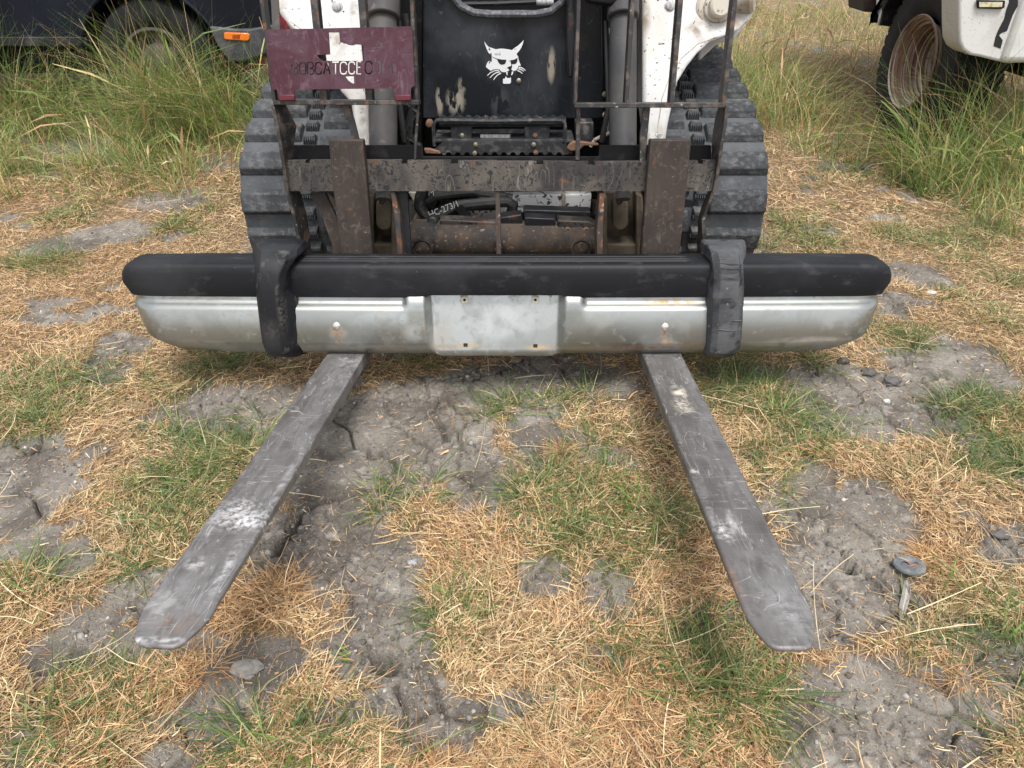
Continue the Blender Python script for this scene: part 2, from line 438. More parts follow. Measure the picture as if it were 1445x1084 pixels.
def height(x, y):
    s = soil(x, y)
    h = 0.05 * (fbm(x, y, 1.3, 3) - .5) + 0.02 * (fbm(x, y, 6, 3, off=3) - .5)
    wx, wy = x + .06 * (fbm(x, y, 9, 4, .6) - .5), y + .06 * (fbm(x, y, 9, 4, .6, off=7) - .5)
    f1, e = voro(wx, wy, 9.0)
    gate = np.clip((fbm(x, y, 3.0, 3, off=61) - .50) / .06, 0, 1)
    crack = np.clip(1.6 * (1 - e / 0.045), 0, 1) * gate
    f1b, eb = voro(wx, wy, 30.0, 5)
    crust = np.clip((fbm(x, y, 4.0, 3, off=83) - .5) / .06, 0, 1)
    crack2 = np.clip(1 - eb / .14, 0, 1) ** .5 * crust
    lump = np.clip(fbm(x, y, 36, 3, off=13) - .45, 0, 1)
    h = h + s * (-.008 - .030 * crack - .009 * crack2 + .006 * crust * (_crust_h(wx, wy) - .3) + .012 * lump + .006 * (fbm(x, y, 16, 4, .6, off=29) - .5))
    for cx, cy, r, dep in HOLES:
        q = (np.abs(x - cx) < .08) & (np.abs(y - cy) < .08)
        if q.any():
            d = np.hypot(x[q] - cx, (y[q] - cy) * 1.2) + .016 * (fbm(x[q], y[q], 50, 2) - .5)
            h[q] -= (dep + .06) * np.clip((r * 1.35 - d) / (r * .35), 0, 1)
    ax_, ay_ = x + .014 * (fbm(x, y, 45, 3, off=37) - .5) + .02 * (fbm(x, y, 15, 2, off=31) - .5), y + .014 * (fbm(x, y, 45, 3, off=57) - .5)
    for pts, w, dep in CRACKS:
        xs0, ys0 = [p[0] for p in pts], [p[1] for p in pts]
        q = np.where((x > min(xs0) - .05) & (x < max(xs0) + .05) & (y > min(ys0) - .05) & (y < max(ys0) + .05))[0]
        if not len(q):
            continue
        best = np.full(len(q), 9.0)
        for (x0, y0), (x1, y1) in zip(pts[:-1], pts[1:]):
            dx, dy = x1 - x0, y1 - y0
            t = np.clip(((ax_[q] - x0) * dx + (ay_[q] - y0) * dy) / (dx * dx + dy * dy), 0, 1)
            best = np.minimum(best, np.hypot(ax_[q] - x0 - t * dx, ay_[q] - y0 - t * dy))
        ww = .62 * w * (.5 + 1.3 * fbm(x[q], y[q], 25, 2, off=66))
        h[q] -= dep * np.clip((ww * 1.7 - best) / (ww * .8), 0, 1) - .006 * np.clip(1 - np.abs(best - ww * 3) / (ww * 2), 0, 1)
    return h

def _crust_h(x, y):
    xi = np.floor(x * 30).astype(int)
    yi = np.floor(y * 30).astype(int)
    f1, e = voro(x, y, 30.0, 5)
    return np.clip(.9 - f1, 0, 1) * .6

def axis(lo, hi, fine0, fine1, d, grow):
    a = [fine0]
    s = d
    while a[0] > lo:
        s *= grow
        a.insert(0, a[0] - s)
    n = int((fine1 - fine0) / d)
    b = list(np.linspace(fine0, fine1, n + 1))
    a = a[:-1] + b
    s = d
    while a[-1] < hi:
        s *= grow
        a.append(a[-1] + s)
    return np.array(a)

def np_mesh(name, V, F, mat, kind, attrs=(), smooth=True, label=None):
    me = bpy.data.meshes.new(name)
    me.vertices.add(len(V))
    me.vertices.foreach_set('co', V.astype(np.float32).ravel())
    k = F.shape[1]
    me.loops.add(F.size)
    me.loops.foreach_set('vertex_index', F.astype(np.int32).ravel())
    me.polygons.add(len(F))
    me.polygons.foreach_set('loop_start', (np.arange(len(F)) * k).astype(np.int32))
    me.polygons.foreach_set('loop_total', np.full(len(F), k, np.int32))
    me.update(calc_edges=True)
    if smooth:
        me.polygons.foreach_set('use_smooth', np.ones(len(F), bool))
    for an, typ, data in attrs:
        at = me.attributes.new(an, typ, 'POINT')
        at.data.foreach_set('color' if 'COLOR' in typ else 'value', data.astype(np.float32).ravel())
    me.materials.append(mat)
    ob = bpy.data.objects.new(name, me)
    COL.objects.link(ob)
    ob['kind'] = kind
    if label:
        ob['label'] = label
    return ob

# ground material: grey clay with pale crust and pebbles, thatch where the straw lies
gm = Mat('clay_ground', (0.178, 0.156, 0.133), .9, spec=.25)
gm.blot(9, .35, .62, (0.285, 0.258, 0.224), .95, detail=8)
gm.blot(3.5, .48, .66, (0.125, 0.108, 0.092), .9, amount=.8, detail=6)
gm.blot(70, .58, .66, (0.36, 0.335, 0.30), .95, amount=.8, detail=8)
gm.blot(160, .56, .68, (0.05, 0.045, 0.04), .95, amount=.7, detail=6)
gm.blot(7, .52, .60, (0.105, 0.090, 0.077), .95, amount=.7, detail=9, off=(3, 8, 0))
gm.blot(14, .60, .66, (0.40, 0.375, 0.34), .95, amount=.6, detail=9, off=(9, 1, 0))
gm.blot(330, .60, .70, (0.42, 0.40, 0.36), .95, amount=.6, detail=3)
at = gm.nt.nodes.new('ShaderNodeAttribute')
at.attribute_name = 'soil'
thatch_n = gm.noise(130, detail=8, rough=.75, stretch=(1, .35, 1), dist=1.0)
mixn = gm.nt.nodes.new('ShaderNodeMix')
mixn.data_type = 'RGBA'
gm.link(gm.ramp(thatch_n, .4, .62), mixn.inputs[0])
mixn.inputs[6].default_value = (0.095, 0.062, 0.036, 1)  # dark thatch tone: shadow beneath the straw put into the colour
mixn.inputs[7].default_value = (0.38, 0.27, 0.16, 1)
edge_n = gm.math('MULTIPLY', gm.math('SUBTRACT', gm.noise(28, detail=8, rough=.7), .5), 1.6)
inv = gm.math('SUBTRACT', 1.0, gm.ramp(gm.math('ADD', at.outputs['Fac'], edge_n), .25, .6))
gm.layer(inv, mixn.outputs[2])
gm.bump(60, .008, .9, detail=9, rough=.72)
gm.bump(300, .0035, .9, detail=6, rough=.7)
MT['ground'] = gm.done()

GX = axis(-70, 70, -1.25, 1.25, .0045, 1.040)
GY = axis(-20, 110, .50, 1.95, .0043, 1.038)
gx, gy = np.meshgrid(GX, GY)
gz = height(gx.ravel(), gy.ravel())
gs = soil(gx.ravel(), gy.ravel())
nx, ny = len(GX), len(GY)
idx = np.arange(nx * ny).reshape(ny, nx)
F = np.stack([idx[:-1, :-1].ravel(), idx[:-1, 1:].ravel(), idx[1:, 1:].ravel(), idx[1:, :-1].ravel()], 1)
V = np.stack([gx.ravel(), gy.ravel(), gz], 1)
np_mesh('ground', V, F, MT['ground'], 'structure', [('soil', 'FLOAT', gs)])
print('ground quads', len(F))

GZ2, GS2 = gz.reshape(ny, nx), gs.reshape(ny, nx)
def look(A, x, y):
    i = np.clip(np.searchsorted(GX, x) - 1, 0, nx - 2)
    j = np.clip(np.searchsorted(GY, y) - 1, 0, ny - 2)
    fx = np.clip((x - GX[i]) / (GX[i + 1] - GX[i]), 0, 1)
    fy = np.clip((y - GY[j]) / (GY[j + 1] - GY[j]), 0, 1)
    return (A[j, i] * (1 - fx) + A[j, i + 1] * fx) * (1 - fy) + (A[j + 1, i] * (1 - fx) + A[j + 1, i + 1] * fx) * fy
def height(x, y):
    return look(GZ2, x, y)
def soil(x, y):
    return look(GS2, x, y)

# ------------------------------------------------------------------ blades
def ribbons(P, az, Ln, Wd, el, bend, K=3, curl=None, tip=.25, roll=None, head=None):
    n = len(P)
    curl = np.zeros(n) if curl is None else curl
    roll = rng.uniform(-1, 1, n) if roll is None else roll
    pts = np.zeros((n, K + 1, 3))
    pts[:, 0] = P
    for k in range(K):
        t = (k + .5) / K
        e = el - bend * t
        a = az + curl * t
        st = Ln / K
        pts[:, k + 1, 0] = pts[:, k, 0] + st * np.cos(e) * np.cos(a)
        pts[:, k + 1, 1] = pts[:, k, 1] + st * np.cos(e) * np.sin(a)
        pts[:, k + 1, 2] = pts[:, k, 2] + st * np.sin(e)
    side = np.stack([-np.sin(az) * np.cos(roll), np.cos(az) * np.cos(roll), np.sin(roll)], 1)
    V = np.zeros((n, K + 1, 2, 3))
    for k in range(K + 1):
        t = k / K
        w = Wd * ((1 - t) * (1 - tip) + tip) * (.75 if k == 0 else 1)
        if head is not None:
            w = np.where(head > 0, Wd * (.35 if k < K - 1 else (2.6 if k == K - 1 else .6)), w)
        V[:, k, 0] = pts[:, k] - side * (w / 2)[:, None]
        V[:, k, 1] = pts[:, k] + side * (w / 2)[:, None]
    V = V.reshape(-1, 3)
    b = (np.arange(n) * (K + 1) * 2)[:, None]
    F = np.concatenate([np.concatenate([b + 2 * k, b + 2 * k + 1, b + 2 * k + 3, b + 2 * k + 2], 1) for k in range(K)], 0)
    return V, F

class Batch:
    def __init__(s):
        s.V, s.F, s.C, s.n = [], [], [], 0
    def add(s, V, F, C, K):       # C per blade (n,3)
        s.V.append(V)
        s.F.append(F + s.n)
        s.C.append(np.repeat(C, (K + 1) * 2, 0))
        s.n += len(V)
    def build(s, name, mat, label):
        V, F, C = np.concatenate(s.V), np.concatenate(s.F), np.concatenate(s.C)
        C4 = np.concatenate([C, np.ones((len(C), 1))], 1)
        print(name, 'quads', len(F))
        return np_mesh(name, V, F, mat, 'stuff', [('tint', 'FLOAT_COLOR', C4)], label=label)

def blade_mat(name, rough, trans):
    m = Mat(name, (1, 1, 1), rough, spec=.35)
    a = m.nt.nodes.new('ShaderNodeAttribute')
    a.attribute_name = 'tint'
    m.col = a.outputs['Color']
    m.blot(60, .45, .7, (.30, .22, .12), amount=.25)
    mm = m.done()
    if not trans:
        return mm
    tr = m.nt.nodes.new('ShaderNodeBsdfTranslucent')
    m.link(a.outputs['Color'], tr.inputs['Color'])
    ms = m.nt.nodes.new('ShaderNodeMixShader')
    ms.inputs[0].default_value = trans
    out = [n for n in m.nt.nodes if n.type == 'OUTPUT_MATERIAL'][0]
    m.link(m.b.outputs[0], ms.inputs[1])
    m.link(tr.outputs[0], ms.inputs[2])
    m.link(ms.outputs[0], out.inputs['Surface'])
    return mm
MT['straw'] = blade_mat('dry_straw_blades', .6, 0)
MT['green'] = blade_mat('green_blades', .45, .35)

def straw_col(n, x, y):
    base = np.array([[.68, .475, .250], [.55, .345, .172], [.80, .63, .38], [.40, .225, .115], [.60, .455, .275], [.20, .125, .070]])
    p = np.array([.29, .22, .20, .11, .10, .08])
    c = base[rng.choice(6, n, p=p)]
    red = np.clip((fbm(x, y, 3, 3, off=33) - .45) * 4, 0, 1)[:, None]
    c = c * (1 - .4 * red) + c * np.array([.95, .76, .64]) * .4 * red
    return c * rng.uniform(.6, 1.2, (n, 1))

def green_col(n):
    base = np.array([[.120, .200, .052], [.080, .145, .048], [.18, .27, .075], [.28, .31, .12], [.11, .18, .085], [.50, .44, .24]])
    c = base[rng.choice(6, n, p=[.30, .20, .20, .12, .10, .08])]
    return c * rng.uniform(.7, 1.25, (n, 1))

def field(n, y0, y1, power, xm=.80, xc=.75):
    u = rng.random(n)
    y = (y0 ** (1 - power) + u * (y1 ** (1 - power) - y0 ** (1 - power))) ** (1 / (1 - power))
    x = rng.uniform(-1, 1, n) * (xm * y + xc)
    return x, y

straw = Batch()
for (n, y0, y1, pw, lm, wm, KS) in ((175000, .35, 3.0, .35, 1.0, 1.0, 2), (330000, .35, 3.0, .35, .72, .9, 1), (115000, 3.0, 6.0, .6, 1.3, 1.7, 1), (36000, 6.0, 14.0, 1.5, 2.0, 3.6, 1)):
    x, y = field(n, y0, y1, pw)
    s = soil(x, y)
    dens = .38 + 1.1 * fbm(x, y, 7, 3, off=90)
    keep = rng.random(n) < (1 - np.clip(s * 1.15, 0, .94)) * np.clip(dens, 0, 1)
    mach = (np.abs(x + .02) < .8) & (y > 2.4) & (y < 4.0) & (rng.random(n) < .8)
    keep &= ~mach
    x, y, s = x[keep], y[keep], s[keep]
    n = len(x)
    az = 2 * np.pi * fbm(x, y, 2.2, 2, off=5) * 2 + rng.normal(0, .95, n)
    long = rng.random(n) < .06
    Ln = np.where(long, rng.uniform(.045, .10, n), rng.gamma(3, .0065, n) + .007) * lm * np.where(s > .6, .6, 1)
    Wd = rng.uniform(.0010, .0024, n) * wm
    Wd = np.where(rng.random(n) < .06, Wd * 1.8, Wd)
    z = height(x, y) + rng.random(n) ** 1.5 * .014 * (1 - .85 * s) + .001
    el = rng.normal(.06, .22, n) * (1 - .8 * s)
    el = np.where(rng.random(n) < .08 * (1 - s), rng.uniform(.4, 1.2, n), el)
    V_, F_ = ribbons(np.stack([x, y, z], 1), az, Ln, Wd, el, rng.normal(.15, .35, n), KS, rng.normal(0, .5, n), tip=.5)
    straw.add(V_, F_, straw_col(n, x, y), KS)

def tuft(batch, cx, cy, ex, ey, n, ln, wd, col, el=(.35, 1.25), K=3, bend=(.3, 1.3), spread=1.0):
    r = np.sqrt(rng.random(n)) * spread
    a = rng.uniform(0, 2 * np.pi, n)
    x, y = cx + ex * r * np.cos(a), cy + ey * r * np.sin(a)
    az = a + rng.normal(0, .7, n)
    e = el[1] - (el[1] - el[0]) * r / spread + rng.normal(0, .22, n)
    L_ = ln * rng.uniform(.45, 1.15, n)
    W_ = wd * rng.uniform(.6, 1.3, n)
    V_, F_ = ribbons(np.stack([x, y, height(x, y)], 1), az, L_, W_, e, rng.uniform(bend[0], bend[1], n), K, rng.normal(0, .35, n), tip=.08)
    c = col(n) if col is green_col else col(n, x, y)
    batch.add(V_, F_, c, K)

green = Batch()
# (photo x, y, radius x, radius y, share of green)
TUFTS = [(90, 550, 85, 50, 1), (45, 590, 60, 30, .7), (290, 620, 85, 50, .8), (240, 690, 70, 50, 1.0), (330, 660, 50, 50, .8), (225, 760, 55, 50, 1.0), (40, 825, 45, 35, 1.2), (150, 985, 120, 50, .9),
         (60, 1050, 80, 40, .9), (410, 1030, 80, 50, 1.1), (440, 1075, 90, 30, .9), (565, 700, 50, 35, .7), (820, 680, 120, 60, .8), (900, 740, 110, 55, .9), (780, 730, 70, 50, .7), (640, 855, 60, 55, .9), (860, 780, 90, 35, .7),
         (985, 950, 120, 55, 1.0), (900, 930, 90, 45, .6), (1060, 985, 90, 45, 1.1), (940, 890, 60, 35, .6), (1000, 870, 30, 12, .8), (770, 1030, 60, 45, .35), (1070, 560, 90, 45, 1.0), (1150, 610, 70, 30, .8),
         (1030, 535, 50, 30, .9), (1400, 575, 75, 30, 1.1), (1400, 650, 70, 50, .9), (1250, 640, 30, 40, .35), (1425, 870, 50, 60, .9), (1360, 900, 60, 40, .6), (1310, 870, 50, 60, .3), (1265, 478, 38, 22, 1.0),
         (1410, 455, 26, 16, .8), (1420, 515, 14, 10, .8), (1300, 262, 45, 22, 1.2), (1320, 340, 75, 16, 1.2), (1390, 330, 40, 14, .8), (1110, 318, 40, 18, 1.0), (1130, 345, 60, 14, .7), (1370, 370, 30, 10, .7), (1340, 420, 40, 9, .9),
         (330, 505, 60, 18, 1.1), (230, 540, 50, 20, .6), (255, 320, 40, 22, .9), (60, 370, 46, 14, .9), (705, 572, 36, 22, .7), (210, 235, 70, 20, .7), (100, 300, 50, 20, .6), (820, 560, 40, 22, .7), (70, 240, 70, 20, .6),
         (1200, 245, 30, 8, .9), (1180, 230, 50, 10, .5), (300, 290, 30, 10, .7), (20, 540, 40, 30, .7), (590, 515, 50, 14, .7), (760, 570, 20, 14, .6), (1085, 640, 45, 40, .5), (1000, 500, 60, 14, .8), (1090, 690, 30, 30, .6), (560, 1070, 20, 14, .4),
         (95, 380, 20, 8, .6), (1260, 330, 30, 8, .6), (1250, 300, 24, 8, .5), (1430, 610, 40, 16, .9), (1150, 510, 30, 16, .6), (1430, 400, 40, 10, .8), (1400, 300, 50, 12, .6), (880, 630, 60, 30, .4), (1440, 1050, 30, 20, .8), (1000, 1060, 60, 20, .4)]
for px, py, rx, ry, gshare in TUFTS:
    c = G(px, py)
    ex = (G(px + rx, py) - c).length
    ey = max((G(px, py - ry) - G(px, py + ry)).length / 2 * .8, ex * .4)
    near = c.y < 2.9
    k = max(3, min(26, int(ex * ey * (1900 if near else 700))))
    for _ in range(k):                 # several crowns to a patch
        rr, aa = rng.random() ** .6 * 1.15, rng.uniform(0, 6.28)
        tx, ty = c.x + ex * rr * .85 * math.cos(aa), c.y + ey * rr * .85 * math.sin(aa)
        m = int((34 if near else 40) * gshare * rng.uniform(.3, 1.6))
        sz = rng.uniform(.018, .06)
        tuft(green, tx, ty, sz, sz, max(m, 4), rng.uniform(.055, .15), .0031 if near else .0042, green_col, el=(.15, 1.15))
        tuft(straw, tx, ty, sz * 1.2, sz * 1.2, 22, rng.uniform(.035, .065), .0018 if near else .003, straw_col, el=(.15, 1.0), K=2)
# small sprouts everywhere in the straw
x, y = field(1500, .5, 6.5, .8)
ok = soil(x, y) < .3
for tx, ty in zip(x[ok], y[ok]):
    sc = 1 if ty < 3 else 1.5
    tuft(green, tx, ty, .02 * sc, .02 * sc, int(rng.integers(4, 22)), rng.uniform(.03, .08) * sc, .0023 * sc, green_col, el=(.2, 1.1))
# dead reddish crowns
for px, py, r in [(389, 853, .05), (400, 840, .04), (870, 960, .05), (840, 1000, .04), (1300, 780, .035), (790, 640, .03), (1240, 330, .04), (760, 1040, .05), (620, 1070, .04), (1330, 940, .05), (1000, 500, .04), (250, 960, .05), (100, 1020, .05)]:
    c = G(px, py)
    for _ in range(3):
        tuft(straw, c.x + rng.normal(0, .02), c.y + rng.normal(0, .02), r * .6, r * .6, 90, .075, .0019, lambda n, x, y: straw_col(n, x, y) * np.array([.85, .74, .64]), el=(.1, .9), K=2)

# long loose stalks lying about, and a few broad fresh leaves
n = 170
x, y = field(n, .5, 3.5, .4)
V_, F_ = ribbons(np.stack([x, y, height(x, y) + rng.uniform(.008, .03, n)], 1), rng.uniform(0, 6.28, n), rng.uniform(.09, .24, n), rng.uniform(.0014, .0026, n), rng.normal(.04, .08, n), rng.normal(.1, .15, n), 4, rng.normal(0, .45, n), tip=.6)
straw.add(V_, F_, np.array([[.80, .66, .42]]) * rng.uniform(.6, 1.1, (n, 1)), 4)
for px, py, k, ln in [(1005, 868, 9, .07), (985, 880, 6, .06), (1270, 610, 5, .05), (855, 660, 6, .08), (250, 660, 8, .09), (205, 690, 7, .08), (500, 925, 4, .05), (1345, 825, 6, .08), (150, 1060, 8, .08), (1175, 345, 4, .10), (900, 720, 8, .09), (1100, 580, 8, .08), (640, 840, 7, .07), (960, 990, 9, .08), (420, 1050, 8, .08), (1420, 900, 7, .09)]:
    c = G(px, py)
    nn = k
    az = rng.uniform(0, 6.28, nn)
    P = np.stack([c.x + .01 * np.cos(az), c.y + .01 * np.sin(az), np.full(nn, float(height(np.array([c.x]), np.array([c.y]))[0]))], 1)
    V_, F_ = ribbons(P, az, rng.uniform(.6, 1.2, nn) * ln, rng.uniform(.0045, .007, nn), rng.uniform(.4, 1.2, nn), rng.uniform(.2, 1.1, nn), 4, rng.normal(0, .3, nn), tip=.1)
    green.add(V_, F_, np.array([[.17, .31, .055]]) * rng.uniform(.7, 1.25, (nn, 1)), 4)

# tall grass round the parked vehicles
tall = Batch()
def tall_patch(pts, dens, hmin, hmax, grn=.75, wd=.0052):
    for (x0, x1, y0, y1) in pts:
        n = int((x1 - x0) * (y1 - y0) * dens)
        x, y = rng.uniform(x0, x1, n), rng.uniform(y0, y1, n)
        cl = fbm(x, y, 3.2, 3, off=44)
        k = rng.random(n) < np.clip((cl - .30) * 3.2, .1, 1)
        x, y, cl = x[k], y[k], cl[k]
        n = len(x)
        edge = np.minimum(np.minimum(np.clip((y - y0) / .5, .25, 1), np.clip((x - x0) / .3 + .3, .3, 1)), np.clip((x1 - x) / .3 + .3, .3, 1))
        Ln = rng.uniform(hmin, hmax, n) * (.55 + .9 * cl) * edge
        az = 2 * np.pi * fbm(x, y, 1.5, 2, off=15) * 2 + rng.normal(0, 1.3, n)
        el = np.clip(rng.normal(1.2, .22, n), .4, 1.55)
        bend = rng.uniform(.2, 1.7, n)
        isg = rng.random(n) < grn
        C = np.where(isg[:, None], green_col(n) * np.array([1.5, 1.4, 1.2]), straw_col(n, x, y))
        hd = (rng.random(n) < .05).astype(float)
        V_, F_ = ribbons(np.stack([x, y, height(x, y)], 1), az, Ln, wd * rng.uniform(.5, 1.2, n), el, bend, 4, rng.normal(0, .5, n), tip=.1, head=hd)
        tall.add(V_, F_, C, 4)
tall_patch([(-5.2, -1.10, 3.60, 4.50)], 3600, .42, .80, .80)
tall_patch([(-2.9, -1.5, 4.00, 4.50)], 900, .65, 1.0, .8, .0036)
tall_patch([(-2.75, -1.7, 3.85, 4.45)], 3200, .45, .72, .85)
tall_patch([(-4.0, -2.3, 2.75, 3.7)], 1900, .22, .50, .66)
tall_patch([(-2.6, -1.10, 3.25, 3.8)], 2200, .18, .42, .68)
tall_patch([(-4.8, -2.6, 4.2, 4.55)], 900, .5, .9, .5)
tall_patch([(1.22, 2.15, 3.9, 6.2)], 2400, .24, .50, .70)
tall_patch([(1.5, 2.10, 3.4, 4.4)], 2200, .22, .48, .78)
tall_patch([(1.25, 6.5, 6.2, 10)], 380, .2, .5, .62, .006)
tall_patch([(1.9, 3.6, 3.0, 3.75)], 3600, .45, .85, .78)
tall_patch([(1.95, 3.3, 2.45, 3.1)], 2000, .18, .46, .70)
tall_patch([(2.45, 4.5, 4.6, 6.2)], 300, .25, .5, .6)
tall_patch([(-1.2, 1.3, 4.6, 9.0)], 160, .12, .32, .6, .006)
tall_patch([(-9, -1.2, 6.5, 12)], 90, .25, .5, .6, .008)
straw.build('dry_straw', MT['straw'], 'dry tan straw and dead grass lying over the grey clay')
green.build('green_grass', MT['green'], 'low green grass tufts growing through the straw')
tall.build('tall_grass', MT['green'], 'tall green and tan grass standing round the parked vehicles')

# crumbs of clay on the bare soil
def crumbs(n):
    x, y = field(n * 3, .45, 4.5, .3)
    s = soil(x, y) * np.clip(.15 + 1.8 * (fbm(x, y, 5, 3, off=71) - .35), 0.05, 1)
    k = np.where(rng.random(n * 3) < s)[0][:n]
    x, y = x[k], y[k]
    n = len(x)
    ico = np.array([(0, 0, 1), (.89, 0, .45), (.28, .85, .45), (-.72, .53, .45), (-.72, -.53, .45), (.28, -.85, .45), (.72, .53, -.45), (-.28, .85, -.45), (-.89, 0, -.45), (-.28, -.85, -.45), (.72, -.53, -.45), (0, 0, -1)])
    fc = np.array([(0, 1, 2), (0, 2, 3), (0, 3, 4), (0, 4, 5), (0, 5, 1), (1, 6, 2), (2, 7, 3), (3, 8, 4), (4, 9, 5), (5, 10, 1), (6, 7, 2), (7, 8, 3), (8, 9, 4), (9, 10, 5), (10, 6, 1)])
    r = .0013 + rng.gamma(1.2, .0013, n)
    r = np.where(rng.random(n) < .025, r * 1.9, r)
    r = np.minimum(r, .0075)
    sc = r[:, None, None] * rng.uniform(.6, 1.3, (n, 12, 3)) * np.array([1, 1, .75])
    a = rng.uniform(0, 6.28, n)
    P = ico[None] * sc
    X = P[..., 0] * np.cos(a)[:, None] - P[..., 1] * np.sin(a)[:, None]
    Y_ = P[..., 0] * np.sin(a)[:, None] + P[..., 1] * np.cos(a)[:, None]
    V = np.stack([X + x[:, None], Y_ + y[:, None], P[..., 2] + (height(x, y) + r * .25)[:, None]], -1).reshape(-1, 3)
    F = (fc[None] + (np.arange(n) * 12)[:, None, None]).reshape(-1, 3)
    tone = rng.choice([.12, .17, .24, .36, .5], n, p=[.3, .34, .22, .1, .04])
    C = np.repeat(np.stack([tone, tone * .93, tone * .84, np.ones(n)], 1), 12, 0)
    cm = Mat('clay_crumbs', (1, 1, 1), .95, spec=.2)
    a_ = cm.nt.nodes.new('ShaderNodeAttribute')
    a_.attribute_name = 'tint'
    cm.col = a_.outputs['Color']
    cm.blot(200, .45, .65, (.1, .09, .08), amount=.4).bump(300, .0015, .5)
    np_mesh('clay_crumbs', V, F, cm.done(), 'stuff', [('tint', 'FLOAT_COLOR', C)], smooth=False, label='loose crumbs of dry grey clay on the bare ground')
crumbs(20000)
# ------------------------------------------------------------------ compact track loader
XC = -0.025
LD = Thing('track_loader', 'white and black compact track loader on rubber tracks holding the fork carriage', 'track loader', (XC, 3.0, 0))

def px_poly(pts, Yf):
    return [W(x, y, Yf(y) if callable(Yf) else Yf) for x, y in pts]

# rubber tracks with their tread
PROF = [(2.55, .015), (2.33, .07), (2.22, .15), (2.175, .25), (2.17, .36), (2.215, .46), (2.32, .535), (2.50, .60), (2.75, .655), (3.1, .695), (3.5, .72), (3.8, .70), (3.96, .60), (3.98, .45), (3.90, .28), (3.72, .08), (3.55, .015), (3.0, .012)]
def resample(P, n):
    P = [Vector((0, a, b)) for a, b in P]
    # rounded closed curve
    fine = []
    m = len(P)
    for i in range(m):
        p0, p1, p2, p3 = P[i - 1], P[i], P[(i + 1) % m], P[(i + 2) % m]
        for k in range(10):
            t = k / 10
            fine.append(.5 * ((2 * p1) + (-p0 + p2) * t + (2 * p0 - 5 * p1 + 4 * p2 - p3) * t * t + (-p0 + 3 * p1 - 3 * p2 + p3) * t ** 3))
    ln = [0]
    for i in range(len(fine)):
        ln.append(ln[-1] + (fine[(i + 1) % len(fine)] - fine[i]).length)
    out, j = [], 0
    for k in range(n):
        d = ln[-1] * k / n
        while ln[j + 1] < d:
            j += 1
        f = (d - ln[j]) / max(ln[j + 1] - ln[j], 1e-9)
        out.append(fine[j].lerp(fine[(j + 1) % len(fine)], f))
    return out
NB = 36
belt_pts = resample(PROF, NB * 4)
cen = Vector((0, 3.05, .36))
def block(x0, x1, ln, h, ribs=0, notch=False):
    m = MB()
    t = .012
    bot = [(x0, -ln / 2, -.004), (x1, -ln / 2, -.004), (x1, ln / 2, -.004), (x0, ln / 2, -.004)]
    top = [(x0 + .004, -ln / 2 + t, h), (x1 - .004, -ln / 2 + t, h), (x1 - .004, ln / 2 - t, h), (x0 + .004, ln / 2 - t, h)]
    m.loft([bot, top])
    if ribs:
        for i in range(ribs):
            xx = x0 + (x1 - x0) * (i + .5) / ribs
            m.bx(xx - .0022, xx + .0022, -ln / 2 - .001, -ln / 2 + t, 0, h * .9)
    return m
for side in (1, -1):
    xi, xo = .455, .822
    m = MB()
    rings = []
    for p in belt_pts:
        d = (p - cen).normalized()
        rings.append([Vector((XC + side * xi, p.y, p.z)), Vector((XC + side * xo, p.y, p.z)), Vector((XC + side * xo, p.y, p.z)) - d * .028, Vector((XC + side * xi, p.y, p.z)) - d * .028])
    rings.append(rings[0])
    m.loft(rings, caps=False)
    track = LD.part('track', m, MT['rubber_track'], smooth=50)
    protos = {}
    specs = [('tread_block', .640 if side > 0 else -.822, .822 if side > 0 else -.640, .080, .024, 0, 0),
             ('tread_block', .455 if side > 0 else -.580, .580 if side > 0 else -.455, .080, .024, 0, 2),
             ('tread_stub', .592 if side > 0 else -.634, .634 if side > 0 else -.592, .038, .024, 6, 1),
             ('tread_stub', .592 if side > 0 else -.634, .634 if side > 0 else -.592, .038, .024, 6, 3)]
    for k in range(NB):
        for nm, x0, x1, ln, h, ribs, phase in specs:
            i = k * 4 + phase
            p = belt_pts[i % len(belt_pts)]
            q = belt_pts[(i + 1) % len(belt_pts)]
            o = belt_pts[i - 1]
            tdir = (q - o).normalized()
            nrm = Vector((1, 0, 0)).cross(tdir)
            if nrm.dot(p - cen) < 0:
                nrm = -nrm
            M = Matrix((Vector((1, 0, 0)), tdir if Vector((1, 0, 0)).cross(tdir).dot(nrm) > 0 else -tdir, nrm)).transposed().to_4x4()
            M.translation = p + Vector((XC, 0, 0)) - LD.base
            if (x0, nm) not in protos:
                ob = make_obj(nm, block(x0, x1, ln, h, ribs), MT['tread_block'] if nm == 'tread_block' else MT['tread_block'], bevel=.005, seg=2)
                ob.parent = track
                ob.matrix_local = M
                protos[(x0, nm)] = ob
            else:
                copy_to(protos[(x0, nm)], track, M)
    # wheels and frame inside the track
    m = MB()
    m.bx(XC + side * .50, XC + side * .78, 2.5, 3.75, .16, .50)
    LD.part('track_frame', m, MT['black_plain'], bevel=.02)
    for (y, z, r) in ((2.42, .30, .20), (3.76, .42, .22), (2.85, .15, .10), (3.1, .15, .10), (3.35, .15, .10)):
        m = MB()
        m.lathe((XC + side * .66, y, z), (1, 0, 0), [(-.10, 0), (-.10, r * .8), (-.08, r), (.08, r), (.10, r * .8), (.10, 0)], 28)
        LD.part('track_roller', m, MT['black_plain'])

